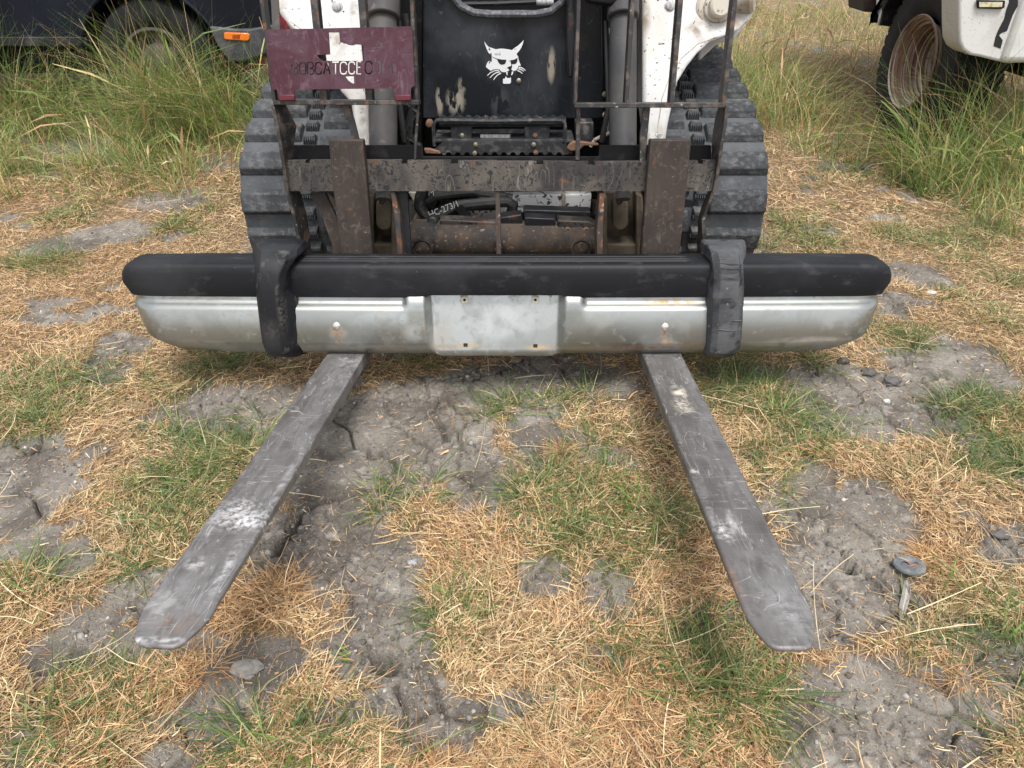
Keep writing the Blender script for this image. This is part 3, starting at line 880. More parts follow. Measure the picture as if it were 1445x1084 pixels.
# hull between the tracks and cab above (mostly out of the frame)
m = MB()
m.bx(XC - .40, XC + .40, 2.62, 3.95, .22, .60)
LD.part('hull', m, MT['black_plain'], bevel=.01)
m = MB()
m.bx(XC - .46, XC + .46, 3.30, 4.05, .60, 1.15)
LD.part('engine_cover', m, MT['white_paint'], bevel=.03)
m = MB()
for sx in (-1, 1):
    m.bx(XC + sx * .43, XC + sx * .47, 2.62, 3.6, .60, 1.9)
m.bx(XC - .43, XC + .43, 3.55, 3.6, .6, 1.9)
m.bx(XC - .47, XC + .47, 2.60, 3.62, 1.9, 1.95)
LD.part('cab_shell', m, MT['black_paint'], bevel=.01)
m = MB()
m.bx(XC - .24, XC + .24, 3.0, 3.45, .62, .80)
m.bx(XC - .24, XC + .24, 3.38, 3.48, .80, 1.35)
LD.part('seat', m, MT['black_plain'], bevel=.04)

# lower front door panel with rounded window cut-out
YP = 2.43
pp = [(596, 168), (852, 168), (852, 120), (848, -60), (806, -60), (802, -22), (792, 2), (776, 14), (756, 18), (690, 18), (668, 16), (650, 8), (636, -8), (628, -28), (622, -60), (598, -60)]
dm = Mat('door_paint', (0.008, 0.010, 0.014), .38, spec=.35).blot(5, .45, .75, (0.05, 0.055, 0.064), .5).lines(16, .007, (.12, .13, .14), .5, stretch=(1.6, 1, .4)).blot(60, .66, .72, (.10, .10, .10), .7, amount=.5)
for (px, py, rx, ry, am) in [(620, 143, .014, .052, .95), (643, 142, .036, .052, 1.0), (778, 93, .015, .062, 1.0), (706, 145, .04, .06, .35), (651, 122, .02, .03, .6)]:
    c = W(px, py, YP) - LD.base
    dm.stain(c, (rx, .3, ry), (0.30, 0.265, 0.215) if am > .4 else (.10, .105, .11), scale=34, lo=.47, hi=.53, amount=am, soft=.5, rough=.85, stretch=(1.6, 1, .55), detail=8)
dm.bump(60, .0006, .3)
MT['door_paint'] = dm.done()
m = MB()
m.prism(px_poly(pp, YP), (0, .03, 0))
door = LD.part('front_panel', m, MT['door_paint'], bevel=.005)
rim = [(624, -60), (630, -28), (638, -6), (651, 9), (669, 18), (690, 20), (756, 20), (777, 16), (793, 3), (803, -20), (809, -60)]
m = MB()
m.tube(px_poly(rim, YP - .006), .011, 8)
LD.part('window_seal', m, Mat('seal_rubber', (0.075, 0.08, 0.09), .6).blot(90, .5, .65, (.2, .2, .2), .8).done())
m = MB()
m.tube([W(x, y, YP + .06) for x, y in ((640, 6), (700, 5), (765, 2), (800, -6))], .007, 8)
LD.part('control_cable', m, MT['hose_rubber'])
m = MB()
m.tube([W(x, y, YP + .05) for x, y in ((757, 2), (781, 3))], .012, 12)
LD.part('cable_sleeve', m, MT['label_grey'])
m = MB()
m.bx(W(596, 100, YP).x, W(852, 100, YP).x, YP + .10, YP + .12, .45, .98)
LD.part('firewall', m, MT['black_plain'])
# wildcat head emblem
def E(X, Y):
    return W(670 + X / 13.556, 45 + Y / 13.556, YP)
head = [(180, 175), (215, 235), (260, 285), (325, 308), (400, 335), (440, 328), (500, 322), (560, 324), (640, 335), (710, 350), (760, 308), (830, 262), (890, 205), (935, 158), (920, 230), (890, 300), (850, 360), (800, 420), (805, 440), (828, 470), (835, 520), (850, 570), (882, 645),
        (835, 652), (820, 700), (790, 738), (740, 748), (705, 728), (650, 742), (590, 770), (520, 768), (485, 735), (465, 712), (410, 712), (350, 722), (310, 748), (265, 715), (212, 670), (228, 610), (255, 570), (300, 540), (308, 480), (300, 430), (262, 400), (225, 320), (198, 250)]
def flat(polys, y0, th):
    m = MB()
    for poly in polys:
        m.prism([E(*p) + Vector((0, y0, 0)) for p in poly], (0, th, 0))
    return m
def stroke(pts, w0, w1):
    up, dn = [], []
    for i, (x, y) in enumerate(pts):
        a, b = pts[max(i - 1, 0)], pts[min(i + 1, len(pts) - 1)]
        tx, ty = b[0] - a[0], b[1] - a[1]
        l = math.hypot(tx, ty)
        w = (w0 + (w1 - w0) * i / (len(pts) - 1)) / 2
        up.append((x - ty / l * w, y + tx / l * w))
        dn.append((x + ty / l * w, y - tx / l * w))
    return up + dn[::-1]
white = [head, [(540, 900), (578, 895), (590, 850), (620, 885), (660, 888), (690, 868), (692, 965), (670, 990), (550, 992), (538, 975)], [(600, 770), (630, 765), (622, 838), (604, 810)], [(708, 760), (740, 755), (730, 800), (712, 828), (696, 828)]]
for s_ in ([(240, 835), (300, 780), (380, 742), (462, 735)], [(290, 880), (345, 820), (410, 780), (482, 763)], [(358, 920), (395, 865), (440, 820), (502, 788)], [(970, 740), (930, 705), (885, 682), (838, 678)], [(938, 755), (900, 728), (865, 712), (835, 708)], [(908, 797), (880, 770), (850, 752), (815, 738)]):
    white.append(stroke(s_, 13, 22))
emb = LD.part('wildcat_emblem', flat(white, -.0016, .0014), MT['white_decal'], parent=door, smooth=0)
black = [[(330, 474), (345, 480), (430, 512), (520, 528), (604, 533), (596, 580), (575, 612), (540, 626), (500, 625), (470, 605), (445, 565), (428, 526), (380, 503), (335, 484)],
         [(682, 540), (740, 534), (790, 512), (818, 490), (812, 560), (795, 600), (760, 617), (718, 615), (700, 640), (690, 600)],
         [(612, 686), (660, 660), (690, 650), (700, 630), (718, 655), (705, 690), (697, 735), (655, 732), (650, 710)],
         [(300, 400), (322, 405), (325, 570), (300, 560), (285, 605), (268, 600), (290, 540), (300, 480)], [(262, 330), (285, 310), (300, 345), (280, 355)]]
LD.part('emblem_face', flat(black, -.0022, .0004), MT['black_decal'], parent=door, smooth=0)
for px, py in ((731, 113), (733, 115), (851, 133), (846, 160), (854, 167)):
    pass
for px, py in ((732, 114), (853, 133), (853, 162)):
    c = W(px, py, YP)
    m = MB()
    m.lathe(c, (0, -1, 0), [(-.01, .008), (.004, .008), (.006, .005), (.006, 0)], 12)
    LD.part('panel_bolt', m, MT['zinc_bolt'])

# side posts beside the panel
for pts in ([(563, 205), (596, 205), (596, -60), (566, -60)], [(852, 205), (862, 205), (866, -60), (850, -60)]):
    m = MB()
    m.prism(px_poly(pts, 2.50), (0, .06, 0))
    LD.part('door_post', m, MT['black_plain'], bevel=.004)
m = MB()
m.prism(px_poly([(800, -60), (812, -60), (810, 10), (812, 60), (808, 110), (801, 110), (799, 60), (801, 0)], 2.36), (0, .05, 0))
LD.part('grab_handle', m, MT['black_paint'], bevel=.006)
m = MB()
m.tube([W(858, 190, 2.40), W(857, 120, 2.42), W(857, 60, 2.45), W(862, 35, 2.46), W(868, 15, 2.46), W(866, -30, 2.5)], .0045, 8)
LD.part('chrome_line', m, MT['chrome_rod'])
m = MB()
m.prism(px_poly([(822, -60), (880, -60), (878, 3), (862, 10), (832, 6), (822, -2)], 2.33), (0, .05, 0))
LD.part('rubber_boot', m, MT['black_plain'], bevel=.01)

# loader arms
def YA(y):
    return 2.22 + (205 - y) * .0013
armR = [(907, 150), (907, -70), (1068, -70), (1068, 8), (1062, 24), (1046, 42), (1024, 52), (1003, 60), (985, 76), (970, 95), (957, 116), (949, 150), (943, 178), (938, 215), (914, 215), (911, 180)]
armL = [(519, 150), (519, -70), (372, -70), (384, 0), (396, 24), (410, 40), (434, 58), (456, 84), (470, 105), (480, 130), (494, 145), (500, 178), (504, 215), (522, 215), (520, 180)]
for nm, pts, wx in (('R', armR, 1), ('L', armL, -1)):
    m = MB()
    m.prism([W(x, y, YA(y)) for x, y in pts], (0, .13, 0))
    am = (Mat('arm_paint', (0.54, 0.54, 0.53), 0.5, spec=.4).blot(5, .42, .68, (0.44, 0.42, 0.385), .55, amount=.8, detail=9).blot(55, .655, .68, (0.05, 0.035, 0.03), .7).blot(120, .67, .70, (0.1, .06, .04), .7).lines(14, .005, (.30, .28, .25), .6, gate=(4, .44, .56)))
    for px, py, r_, a_ in (((911, 25, (.02, .2, .06), .95), (985, 40, (.06, .2, .035), .9), (1035, 30, (.06, .2, .03), .9), (930, 195, (.04, .2, .05), .6), (965, 100, (.03, .2, .05), .5), (1010, 60, (.08, .2, .02), .8)) if wx > 0 else
                           ((500, 20, (.02, .2, .05), .9), (473, 60, (.05, .2, .05), .7), (488, 150, (.03, .2, .06), .9), (512, 170, (.02, .2, .08), .85), (515, 60, (.02, .2, .05), .6), (400, 15, (.03, .2, .05), .7))):
        am.stain(W(px, py, YA(py)) - LD.base, r_, (.20, .15, .10), 28, lo=.38, hi=.6, amount=a_, soft=.9, rough=.85, detail=9)
    arm = LD.part('lift_arm', m, am.bump(100, .0006, .3).done(), bevel=.012, seg=3)
    seam = [(1012, 52), (985, 62), (962, 82), (945, 108), (934, 140), (929, 175), (926, 208)] if wx > 0 else [(410, 30), (430, 45), (452, 70), (468, 100), (480, 120)]
    m = MB()
    m.tube([W(x, y, YA(y) - .0005) for x, y in seam], .0016, 6)
    LD.part('weld_seam', m, MT['dirty_white'], parent=arm)
    bx_, by_ = (945, 9) if wx > 0 else (476, 10)
    c = W(bx_, by_, YA(by_))
    m = MB()
    m.lathe(c, (0, -1, .3), [(-.01, .017), (.004, .017), (.006, .012), (.012, .012), (.014, .009), (.014, 0)], 16)
    LD.part('arm_bolt', m, MT['label_grey'], parent=arm)
    m = MB()
    m.prism([W(x, y, YA(y) + .16) for x, y in ([(985, -70), (1066, -70), (1062, 22), (1040, 55), (1010, 66), (985, 90)] if wx > 0 else [(378, -70), (440, -70), (440, 60), (410, 45), (390, 10)])], (0, 1.4, .25))
    LD.part('arm_rear', m, MT['white_paint'], parent=arm, bevel=.01)
# hub pin on the right arm
c = W(1010, 12, YA(10) - .002)
m = MB()
m.lathe(c, (.05, -1, .25), [(-.05, .062), (.004, .062), (.012, .055), (.014, .044), (.026, .042), (.03, .034), (.05, .032), (.055, .026), (.055, .0)], 28)
LD.part('arm_pin', m, MT['dirty_white'])
c = W(1052, -6, YA(10))
m = MB()
m.lathe(c, (.9, -.4, .1), [(-.05, .05), (.02, .05), (.028, .042), (.03, 0)], 24)
LD.part('arm_pin_cap', m, MT['dirty_white'])

# tilt cylinders
for (xt, xb, r) in ((541, 541, .041), (879, 879, .040)):
    m = MB()
    p0, p1 = W(xt, -40, 2.44), W(xb, 215, 2.13)
    p0 = p1 + (p0 - p1)
    m.cyl(p1, p0, r, 28)
    cyl_ = LD.part('tilt_cylinder', m, MT['cylinder_grey'])
    m = MB()
    pt = W(xt, 18, 2.355)
    d_ = (p0 - p1).normalized()
    m.cyl(pt - d_ * .016, pt + d_ * .16, r * 1.18, 28)
    LD.part('cylinder_collar', m, MT['cylinder_grey'], parent=cyl_, bevel=.004)
    m = MB()
    m.cyl(p1 - d_ * .14, p1 + d_ * .01, r * .55, 20)
    LD.part('cylinder_rod', m, MT['cylinder_grey'], parent=cyl_)
    m = MB()
    off = -.012 if xt < 700 else .03
    m.tube([W(xt + (22 if xt < 700 else -24), 30, 2.40), W(xt + (26 if xt < 700 else -22), 90, 2.36), W(xt + (24 if xt < 700 else -20), 150, 2.30), W(xt + (30 if xt < 700 else -30), 200, 2.30)], .009, 8)
    LD.part('hydraulic_hose', m, MT['hose_rubber'], parent=cyl_)
# hose tangle left of the door and fittings on the right
for pts in ([(572, 20), (578, 60), (570, 110), (582, 160), (576, 205)], [(584, 20), (576, 80), (588, 130), (574, 180), (590, 210)], [(566, 140), (590, 160), (568, 190), (594, 206)]):
    m = MB()
    m.tube([W(x, y, 2.36) for x, y in pts], .009, 8)
    LD.part('hydraulic_hose', m, MT['hose_rubber'])
m = MB()
m.tube([W(x, y, 2.34) for x, y in ((833, 207), (840, 197), (852, 191), (862, 187))], .006, 8)
LD.part('hydraulic_hose', m, MT['dirty_white'])
m = MB()
for x0, y0, x1, y1 in ((812, 172, 838, 202),):
    m.prism(px_poly([(x0, y0), (x1, y0), (x1, y1), (x0, y1)], 2.38), (0, .06, 0))
LD.part('side_bracket', m, MT['step_steel'], bevel=.006)
m = MB()
m.prism(px_poly([(803, 204), (800, 210), (806, 214), (818, 212), (824, 206), (845, 206), (845, 203), (820, 200), (808, 200)], 2.29), (0, .014, 0))
LD.part('latch_lever', m, MT['rusty_bolt'], bevel=.003)
m = MB()
m.prism(px_poly([(606, 210), (620, 214), (622, 218), (600, 217), (598, 210)], 2.29), (0, .014, 0))
LD.part('latch_lever', m, MT['rusty_bolt'], bevel=.003)
for px, py in ((606, 174), (823, 174)):
    m = MB()
    c = W(px, py, 2.40)
    m.lathe(c, (0, -1, 0), [(-.01, .012), (.006, .012), (.008, .008), (.008, 0)], 12)
    LD.part('panel_bolt', m, MT['rusty_bolt'])

# entry step with toothed plates
YS = 2.31
low = [(606, 200), (622, 198), (795, 198), (808, 203), (812, 212), (800, 214)]
edge = [(806, 216), (795, 220)]
x = 794
teeth = []
while x > 622:
    teeth += [(x, 219), (x - 3, 215), (x - 7, 215), (x - 10, 219)]
    x -= 13
low = [(612, 212), (626, 200), (790, 200), (806, 212), (808, 217)] + teeth + [(618, 219), (612, 217)]
m = MB()
m.prism(px_poly(low, YS), (0, .006, 0))
step = LD.part('step_plate', m, MT['step_steel'])
m = MB()
a, b = W(612, 199, YS + .01), W(808, 196, YS + .07)
m.bx(a.x, b.x, YS + .007, YS + .13, a.z - .004, a.z + .004)
LD.part('step_shelf', m, MT['step_steel'], bevel=.001)
m = MB()
for y0 in (YS + .02, YS + .075):
    a, b = W(620, 180, y0), W(798, 180, y0)
    n = 30
    zt = W(700, 172, YS + .02).z
    pts = [Vector((a.x, y0, zt - .012)), Vector((b.x, y0, zt - .012))]
    for i in range(n, -1, -1):
        xx = a.x + (b.x - a.x) * i / n
        pts.append(Vector((xx, y0, zt + (.008 if i % 2 else 0))))
    m.prism(pts, (0, .004, 0))
m.bx(W(620, 180, YS).x, W(798, 180, YS).x, YS + .02, YS + .08, zt - .014, zt - .008)
for i in range(26):
    xx = W(628, 180, YS).x + i * (W(790, 180, YS).x - W(628, 180, YS).x) / 25
    for yy in (YS + .035, YS + .058):
        m.lathe((xx, yy, zt - .008), (0, 0, 1), [(0, .006), (.009, .0045), (.009, .002)], 7)
LD.part('step_grating', m, MT['step_steel'])
m = MB()
for (x0, x1) in ((636, 666), (740, 776)):
    m.prism(px_poly([(x0, 179), (x1, 179), (x1, 197), (x0, 197)], YS + .03), (0, .04, 0))
m.prism(px_poly([(666, 182), (740, 182), (740, 189), (666, 189)], YS + .035), (0, .02, 0))
LD.part('step_bracket', m, MT['step_steel'], bevel=.003)
m = MB()
m.tube([W(x, y, YS + .012) for x, y in ((613, 206), (612, 188), (612, 176), (616, 170), (640, 170), (700, 171), (760, 170), (792, 170), (797, 174), (798, 190), (798, 206))], .006, 8)
LD.part('step_frame', m, MT['step_steel'])
m = MB()
m.prism(px_poly([(678, 190), (720, 190), (720, 197), (678, 197)], YS + .032), (0, .004, 0))
LD.part('reflector_strip', m, MT['label_grey'])
for px, py, mt in ((652, 191, 'zinc_bolt'), (755, 191, 'rusty_bolt'), (671, 204, 'zinc_bolt'), (753, 204, 'zinc_bolt'), (670, 216, 'zinc_bolt'), (756, 215, 'rusty_bolt')):
    c = W(px, py, YS + (.028 if py < 200 else -.001))
    m = MB()
    m.lathe(c, (0, -1, 0), [(-.004, .008), (.004, .008), (.006, .004), (.006, 0)], 6)
    LD.part('step_bolt', m, MT[mt])

# lower front: cross tube, covers, pivots (world frame, seen through the carriage)
m = MB()
a, b = W(565, 342, 2.26), W(856, 342, 2.26)
m.cyl((a.x, 2.29, a.z), (b.x, 2.29, a.z), .062, 32)
m.cyl((W(582, 342, 2.26).x, 2.29, a.z), (W(613, 342, 2.26).x, 2.29, a.z), .066, 32)
tube = LD.part('cross_tube', m, MT['rusty_tube'])
for px in (596, 820):
    m = MB()
    c = W(px, 350, 2.225)
    m.lathe(c, (0, -1, 0), [(-.02, .036), (.006, .036), (.009, .030), (.004, .027), (.010, .018), (.010, 0)], 24)
    LD.part('tube_boss', m, MT['rusty_tube'], parent=tube)
m = MB()
m.prism(px_poly([(702, 276), (835, 274), (833, 298), (740, 300), (716, 306), (690, 306), (660, 300), (652, 288), (675, 280)], 2.44), (0, .04, 0))
m.prism(px_poly([(662, 298), (705, 286), (706, 312), (668, 312)], 2.43), (0, .04, 0))
LD.part('belly_panel', m, MT['chipped_white'], bevel=.004)
m = MB()
m.prism(px_poly([(793, 272), (798, 272), (798, 300), (793, 300)], 2.425), (0, .02, 0))
m.prism(px_poly([(576, 272), (598, 272), (600, 285), (592, 300), (600, 312), (602, 320), (580, 318), (588, 300), (584, 285)], 2.40), (0, .03, 0))
LD.part('belly_strap', m, MT['dirty_white'], bevel=.003)
m = MB()
m.prism(px_poly([(620, 310), (700, 314), (700, 329), (690, 329), (622, 321)], 2.27), (0, .05, 0))
LD.part('tube_cover', m, MT['worn_black_steel'], bevel=.004)
m = MB()
m.prism(px_poly([(700, 308), (736, 303), (738, 320), (742, 333), (722, 334), (700, 330)], 2.275), (0, .05, 0))
LD.part('tube_cover', m, MT['black_paint'], bevel=.004)
m = MB()
m.prism(px_poly([(738, 296), (834, 299), (834, 309), (740, 310)], 2.33), (0, .05, 0))
m.prism(px_poly([(740, 307), (784, 309), (784, 328), (742, 325)], 2.265), (0, .05, 0))
LD.part('tube_cover', m, MT['black_paint'], bevel=.004)
m = MB()
m.prism(px_poly([(787, 311), (832, 313), (842, 318), (840, 330), (790, 331), (786, 325)], 2.26), (0, .05, 0))
clamp = LD.part('clamp_plate', m, MT['worn_black_steel'], bevel=.004)
for px in (801, 827):
    m = MB()
    m.prism(px_poly([(px - 6, 320), (px + 6, 320), (px + 6, 326), (px - 6, 326)], 2.2585), (0, .003, 0))
    LD.part('bolt_slot', m, MT['black_plain'], parent=clamp)
    m = MB()
    m.lathe(W(px, 324, 2.258), (0, -1, 0), [(-.004, .010), (.006, .010), (.009, .006), (.004, .004), (.004, 0)], 8)
    LD.part('clamp_bolt', m, MT['rusty_bolt'], parent=clamp)
# thick hoses drooping behind the bar
for k, (pts, r) in enumerate((([(600, 262), (593, 278), (592, 292), (600, 304), (612, 309), (630, 300), (650, 290), (690, 286), (715, 284), (724, 290), (722, 300)], .020),
                              ([(598, 286), (612, 276), (640, 272), (668, 270), (700, 276), (722, 282)], .018), ([(610, 312), (622, 304), (652, 292), (700, 291)], .014), ([(640, 268), (675, 281), (706, 277)], .015))):
    m = MB()
    m.tube([W(x, y, 2.36 + .02 * k) for x, y in pts], r, 10)
    LD.part('hydraulic_hose', m, MT['hose_rubber'])
m = MB()
m.lathe(W(611, 312, 2.30), (0, -1, .2), [(-.03, .020), (.02, .020), (.026, .014), (.026, 0)], 9)
LD.part('hose_fitting', m, MT['hose_rubber'], bevel=.002)
m = MB()
m.prism(px_poly([(640, 293), (652, 290), (660, 300), (666, 311), (652, 311), (648, 302)], 2.33), (0, .01, 0))
LD.part('rubber_flap', m, MT['black_plain'])
def text_obj(body, name, mat, h, M, parent, depth=.0005, sx=1.0):
    cu = bpy.data.curves.new(name, 'FONT')
    cu.body = body
    cu.size = h
    cu.extrude = depth
    cu.resolution_u = 3
    cu.align_x = 'CENTER'
    t = bpy.data.objects.new(name, cu)
    COL.objects.link(t)
    dg = bpy.context.evaluated_depsgraph_get()
    me = bpy.data.meshes.new_from_object(t.evaluated_get(dg))
    bpy.data.objects.remove(t)
    ob = bpy.data.objects.new(name, me)
    me.materials.clear()
    me.materials.append(mat)
    COL.objects.link(ob)
    ob.parent = parent
    ob.matrix_local = M @ Matrix.Diagonal((sx, 1, 1, 1))
    return ob
c = W(628, 299, 2.325) - LD.base
text_obj('HC-273/1', 'chalk_writing', MT['label_grey'], .031, Matrix.Translation(c) @ Matrix.Rotation(R(22), 4, 'Y').inverted() @ Matrix.Rotation(R(90), 4, 'X'), LD.o, sx=.9)
c = W(606, 276, 2.36) - LD.base
text_obj('SM', 'chalk_writing', MT['label_grey'], .028, Matrix.Translation(c) @ Matrix.Rotation(R(90), 4, 'X'), LD.o)

# lower cylinder pivots either side
for (x0, x1, sgn) in ((518, 566, 1), (848, 912, -1)):
    m = MB()
    m.prism(px_poly([(x0, 345), (x1, 345), (x1 - 4, 400), (x0 + 4, 400)], 2.18), (0, .08, 0))
    m.prism(px_poly([(x0, 272), (x0 + 9, 278), (x0 + 9, 400), (x0, 400)], 2.17), (0, .09, 0))
    m.prism(px_poly([(x1 - 14, 274), (x1 - 5, 276), (x1 - 2, 330), (x1 + 2, 400), (x1 - 14, 400)], 2.17), (0, .09, 0))
    m.prism(px_poly([(x0 + 4, 270), (x1 - 4, 270), (x1 - 4, 400), (x0 + 4, 400)], 2.30), (0, .03, 0))
    LD.part('pivot_housing', m, MT['brown_casting'], bevel=.006)
    cx = 541 if sgn > 0 else 876
    m = MB()
    top = W(cx, 292, 2.17)
    bot = W(cx, 316, 2.17)
    w = .024
    pts = []
    for k in range(9):
        a = math.pi * k / 8
        pts.append(top + Vector((w * math.cos(a), 0, w * 1.1 * math.sin(a))))
    for k in range(9):
        a = math.pi + math.pi * k / 8
        pts.append(bot + Vector((w * math.cos(a), 0, w * 1.0 * math.sin(a))))
    m.prism(pts, (0, .06, 0))
    lug = LD.part('rod_end', m, MT['brown_casting'], bevel=.006)
    c = W(cx - 2, 284, 2.17)
    m = MB()
    m.lathe(c, (0, -1, 0), [(-.004, 0), (-.004, .005), (.003, .006), (.003, .009), (-.004, .010)], 14)
    LD.part('grease_fitting', m, MT['black_plain'], parent=lug)
# small silver fittings seen behind the posts
for px, py, yy in ((988, 290, 2.2), (980, 322, 2.2), (926, 192, 2.25), (504, 196, 2.25)):
    m = MB()
    m.lathe(W(px, py, yy), (.5, -1, .2), [(-.02, .012), (.01, .012), (.012, .008), (.018, .008), (.018, 0)], 6)
    LD.part('hex_fitting', m, MT['chrome_rod'])
for pts in ([(962, 278), (985, 284), (990, 300), (984, 335), (975, 357), (960, 357)], [(455, 272), (466, 272), (490, 320), (500, 357), (482, 357), (470, 318)]):
    m = MB()
    m.prism(px_poly(pts, 2.17), (0, .02, 0))
    LD.part('coupler_plate', m, MT['black_paint'] if pts[0][0] > 700 else MT['brown_casting'], bevel=.003)
# ------------------------------------------------------------------ fork carriage with backrest guard (fork frame)
CG = Thing('fork_carriage', 'worn black fork carriage with backrest guard and maroon sign, on the loader front', 'fork carriage', (XC, 2.0, -.05), FM)
def lp(pts, Y):
    return [L(x, y, Y) for x, y in pts]
YB = 1.99
top = [(400, 270), (400, 227), (431, 226), (431, 231), (437, 231), (437, 226), (567, 226), (567, 232), (575, 232), (575, 226.5), (636, 226.5), (636, 232), (646, 232), (646, 227), (701, 227), (701, 227.5), (757, 228), (757, 233), (767, 233), (767, 227.5), (830, 228), (830, 233), (839, 233), (839, 228), (985, 227), (985, 232), (992, 232), (992, 226), (1010, 226), (1010, 270)]
m = MB()
m.prism(lp(top, YB), (0, .022, 0))
CG.part('top_bar', m, MT['worn_black_steel'], bevel=.002)
m = MB()
m.prism(lp([(405, 205), (596, 205), (597, 221), (845, 221), (846, 205), (1004, 205), (1004, 232), (405, 232)], 2.05), (0, .012, 0))
m.bx(L(405, 230, 2.03).x, L(1004, 230, 2.03).x, 2.012, 2.05, .405, .412)
CG.part('coupler_lip', m, MT['black_plain'], bevel=.002)
m = MB()
m.bx(L(405, 230, 2.03).x, L(1004, 230, 2.03).x, YB, YB + .022, -.03, .05)
CG.part('bottom_bar', m, MT['worn_black_steel'], bevel=.002)
# ribs between the bars
for pts, mt, y0, d in (([(551, 271), (557, 271), (564, 305), (567, 345), (569, 400), (562, 400), (560, 345), (556, 305)], 'rusty_edge', 1.995, .05), ([(699, 271), (705, 271), (708, 400), (701, 400)], 'rusty_edge', 1.995, .05),
                       ([(846, 272), (853, 272), (851, 320), (850, 400), (843, 400), (842, 330)], 'rusty_edge', 1.995, .05), ([(560, 271), (574, 271), (580, 345), (580, 400), (569, 400), (567, 330)], 'black_paint', 2.04, .02),
                       ([(437, 272), (459, 272), (474, 305), (483, 345), (486, 400), (470, 400), (468, 345), (455, 308)], 'brown_steel', 2.03, .015)):
    m = MB()
    m.prism(lp(pts, y0), (0, d, 0))
    CG.part('rib', m, MT[mt], bevel=.0015)
# guard uprights: flat bars standing edge-on, leaning with the carriage
YG = 1.965
def up(xb, yb, w, d=.035, z1=1.12, lean=0.0):
    p = L(xb, yb, YG)
    m = MB()
    m.loft([[(p.x - w / 2, YG, p.z), (p.x + w / 2, YG, p.z), (p.x + w / 2, YG + d, p.z), (p.x - w / 2, YG + d, p.z)],
            [(p.x - w / 2 + lean, YG, z1), (p.x + w / 2 + lean, YG, z1), (p.x + w / 2 + lean, YG + d, z1), (p.x - w / 2 + lean, YG + d, z1)]])
    CG.part('guard_upright', m, MT['guard_steel'], bevel=.0012)
for xb, yb, w, ln in ((387, 143, .010, 0), (457, 143, .018, 0), (521, 143, .018, 0), (588, 143, .009, 0), (812, 147, .009, 0), (884, 147, .011, 0), (948, 147, .013, 0), (1021, 147, .012, 0)):
    up(xb, yb, w, lean=ln)
for x0, x1, y0 in ((385, 591, 143), (811, 1024, 147)):
    a, b = L(x0, y0, YG - .006), L(x1, y0, YG - .006)
    m = MB()
    m.bx(a.x, b.x, YG - .006, YG + .040, a.z - .009, a.z + .003)
    CG.part('guard_rail', m, MT['guard_steel'], bevel=.0015)
    m = MB()
    m.bx(a.x, b.x, YG - .002, YG + .036, 1.10, 1.12)
    CG.part('guard_rail', m, MT['guard_steel'], bevel=.0015)
# flat mounting strip beside the left upright
m = MB()
m.prism(lp([(379, -60), (390, -60), (395, 40), (397, 141), (389, 141), (384, 40)], YG + .01), (0, .006, 0))
CG.part('guard_strip', m, MT['cylinder_grey'], bevel=.001)
# bent side plates down to the coupler
def side_plate(front, back, Y0, Y1):
    m = MB()
    rings = []
    for (x, y), (x2, y2), ya, yb in zip(front, back, Y0, Y1):
        p, q = L(x, y, ya), L(x2, y2, yb)
        rings.append([p, p + Vector((.009, 0, 0)), q + Vector((.009, 0, 0)), q])
    m.loft(rings)
    return m
m = side_plate([(381, 147), (388, 178), (393, 205), (398, 235), (402, 268), (411, 300), (417, 330), (424, 365), (428, 420)],
               [(398, 146), (414, 178), (411, 200), (408, 235), (420, 272), (428, 300), (433, 330), (436, 365), (438, 420)],
               [1.965, 1.96, 1.96, 1.97, 1.98, 1.99, 2.0, 2.0, 2.0], [2.00, 2.03, 2.05, 2.05, 2.05, 2.07, 2.07, 2.07, 2.07])
CG.part('side_plate', m, MT['guard_steel'], bevel=.0012)
m = side_plate([(1024, 148), (1021, 178), (1016, 205), (1012, 235), (1007, 265), (997, 290), (990, 310), (991, 335), (989, 420)],
               [(1014, 148), (1009, 165), (1004, 200), (1004, 232), (1002, 262), (991, 288), (985, 308), (984, 335), (982, 420)],
               [1.965, 1.96, 1.96, 1.97, 1.98, 1.99, 2.0, 2.0, 2.0], [2.00, 2.03, 2.05, 2.05, 2.05, 2.07, 2.07, 2.07, 2.07])
CG.part('side_plate', m, MT['guard_steel'], bevel=.0012)
# braces from the rails down to the top bar
for pts in ([(480, 147), (492, 147), (500, 170), (509, 205), (500, 207), (493, 180)], [(908, 150), (918, 150), (913, 200), (911, 228), (903, 228), (903, 190)], [(814, 150), (819, 150), (818, 226), (812, 226)], [(589, 148), (592, 148), (589, 190), (587, 226), (584, 226), (585, 190)]):
    m = MB()
    m.prism(lp(pts, 1.995), (0, .01, 0))
    CG.part('brace', m, MT['guard_steel'], bevel=.001)

# maroon sign with cut-out state outline and web address
YN = 1.945
def SP(X, Y):         # points read off an enlarged view
    return L(370 + X / 6.283, 30 + Y / 6.283, YN)
plate = [(32, 75), (1310, 46), (1328, 60), (1352, 570), (1320, 590), (1315, 650), (1322, 690), (1180, 690), (1165, 600), (1150, 597), (300, 606), (285, 620), (290, 698), (150, 700), (135, 640), (130, 612), (95, 600), (85, 590)]
m = MB()
m.prism([SP(*p) for p in plate], (0, .005, 0))
sign = CG.part('sign_plate', m, MT['oxblood_paint'], smooth=0)
cut = MB()
for poly in ([(588, 100), (682, 100), (690, 188), (712, 190), (722, 198), (745, 200), (765, 212), (800, 216), (825, 206), (860, 208), (895, 215), (900, 270), (905, 352), (540, 352), (515, 335), (480, 300), (600, 296)],
             [(735, 492), (812, 488), (815, 550), (812, 556), (785, 545), (760, 525)]):
    cut.prism([SP(*p) - Vector((0, .02, 0)) for p in poly], (0, .04, 0))
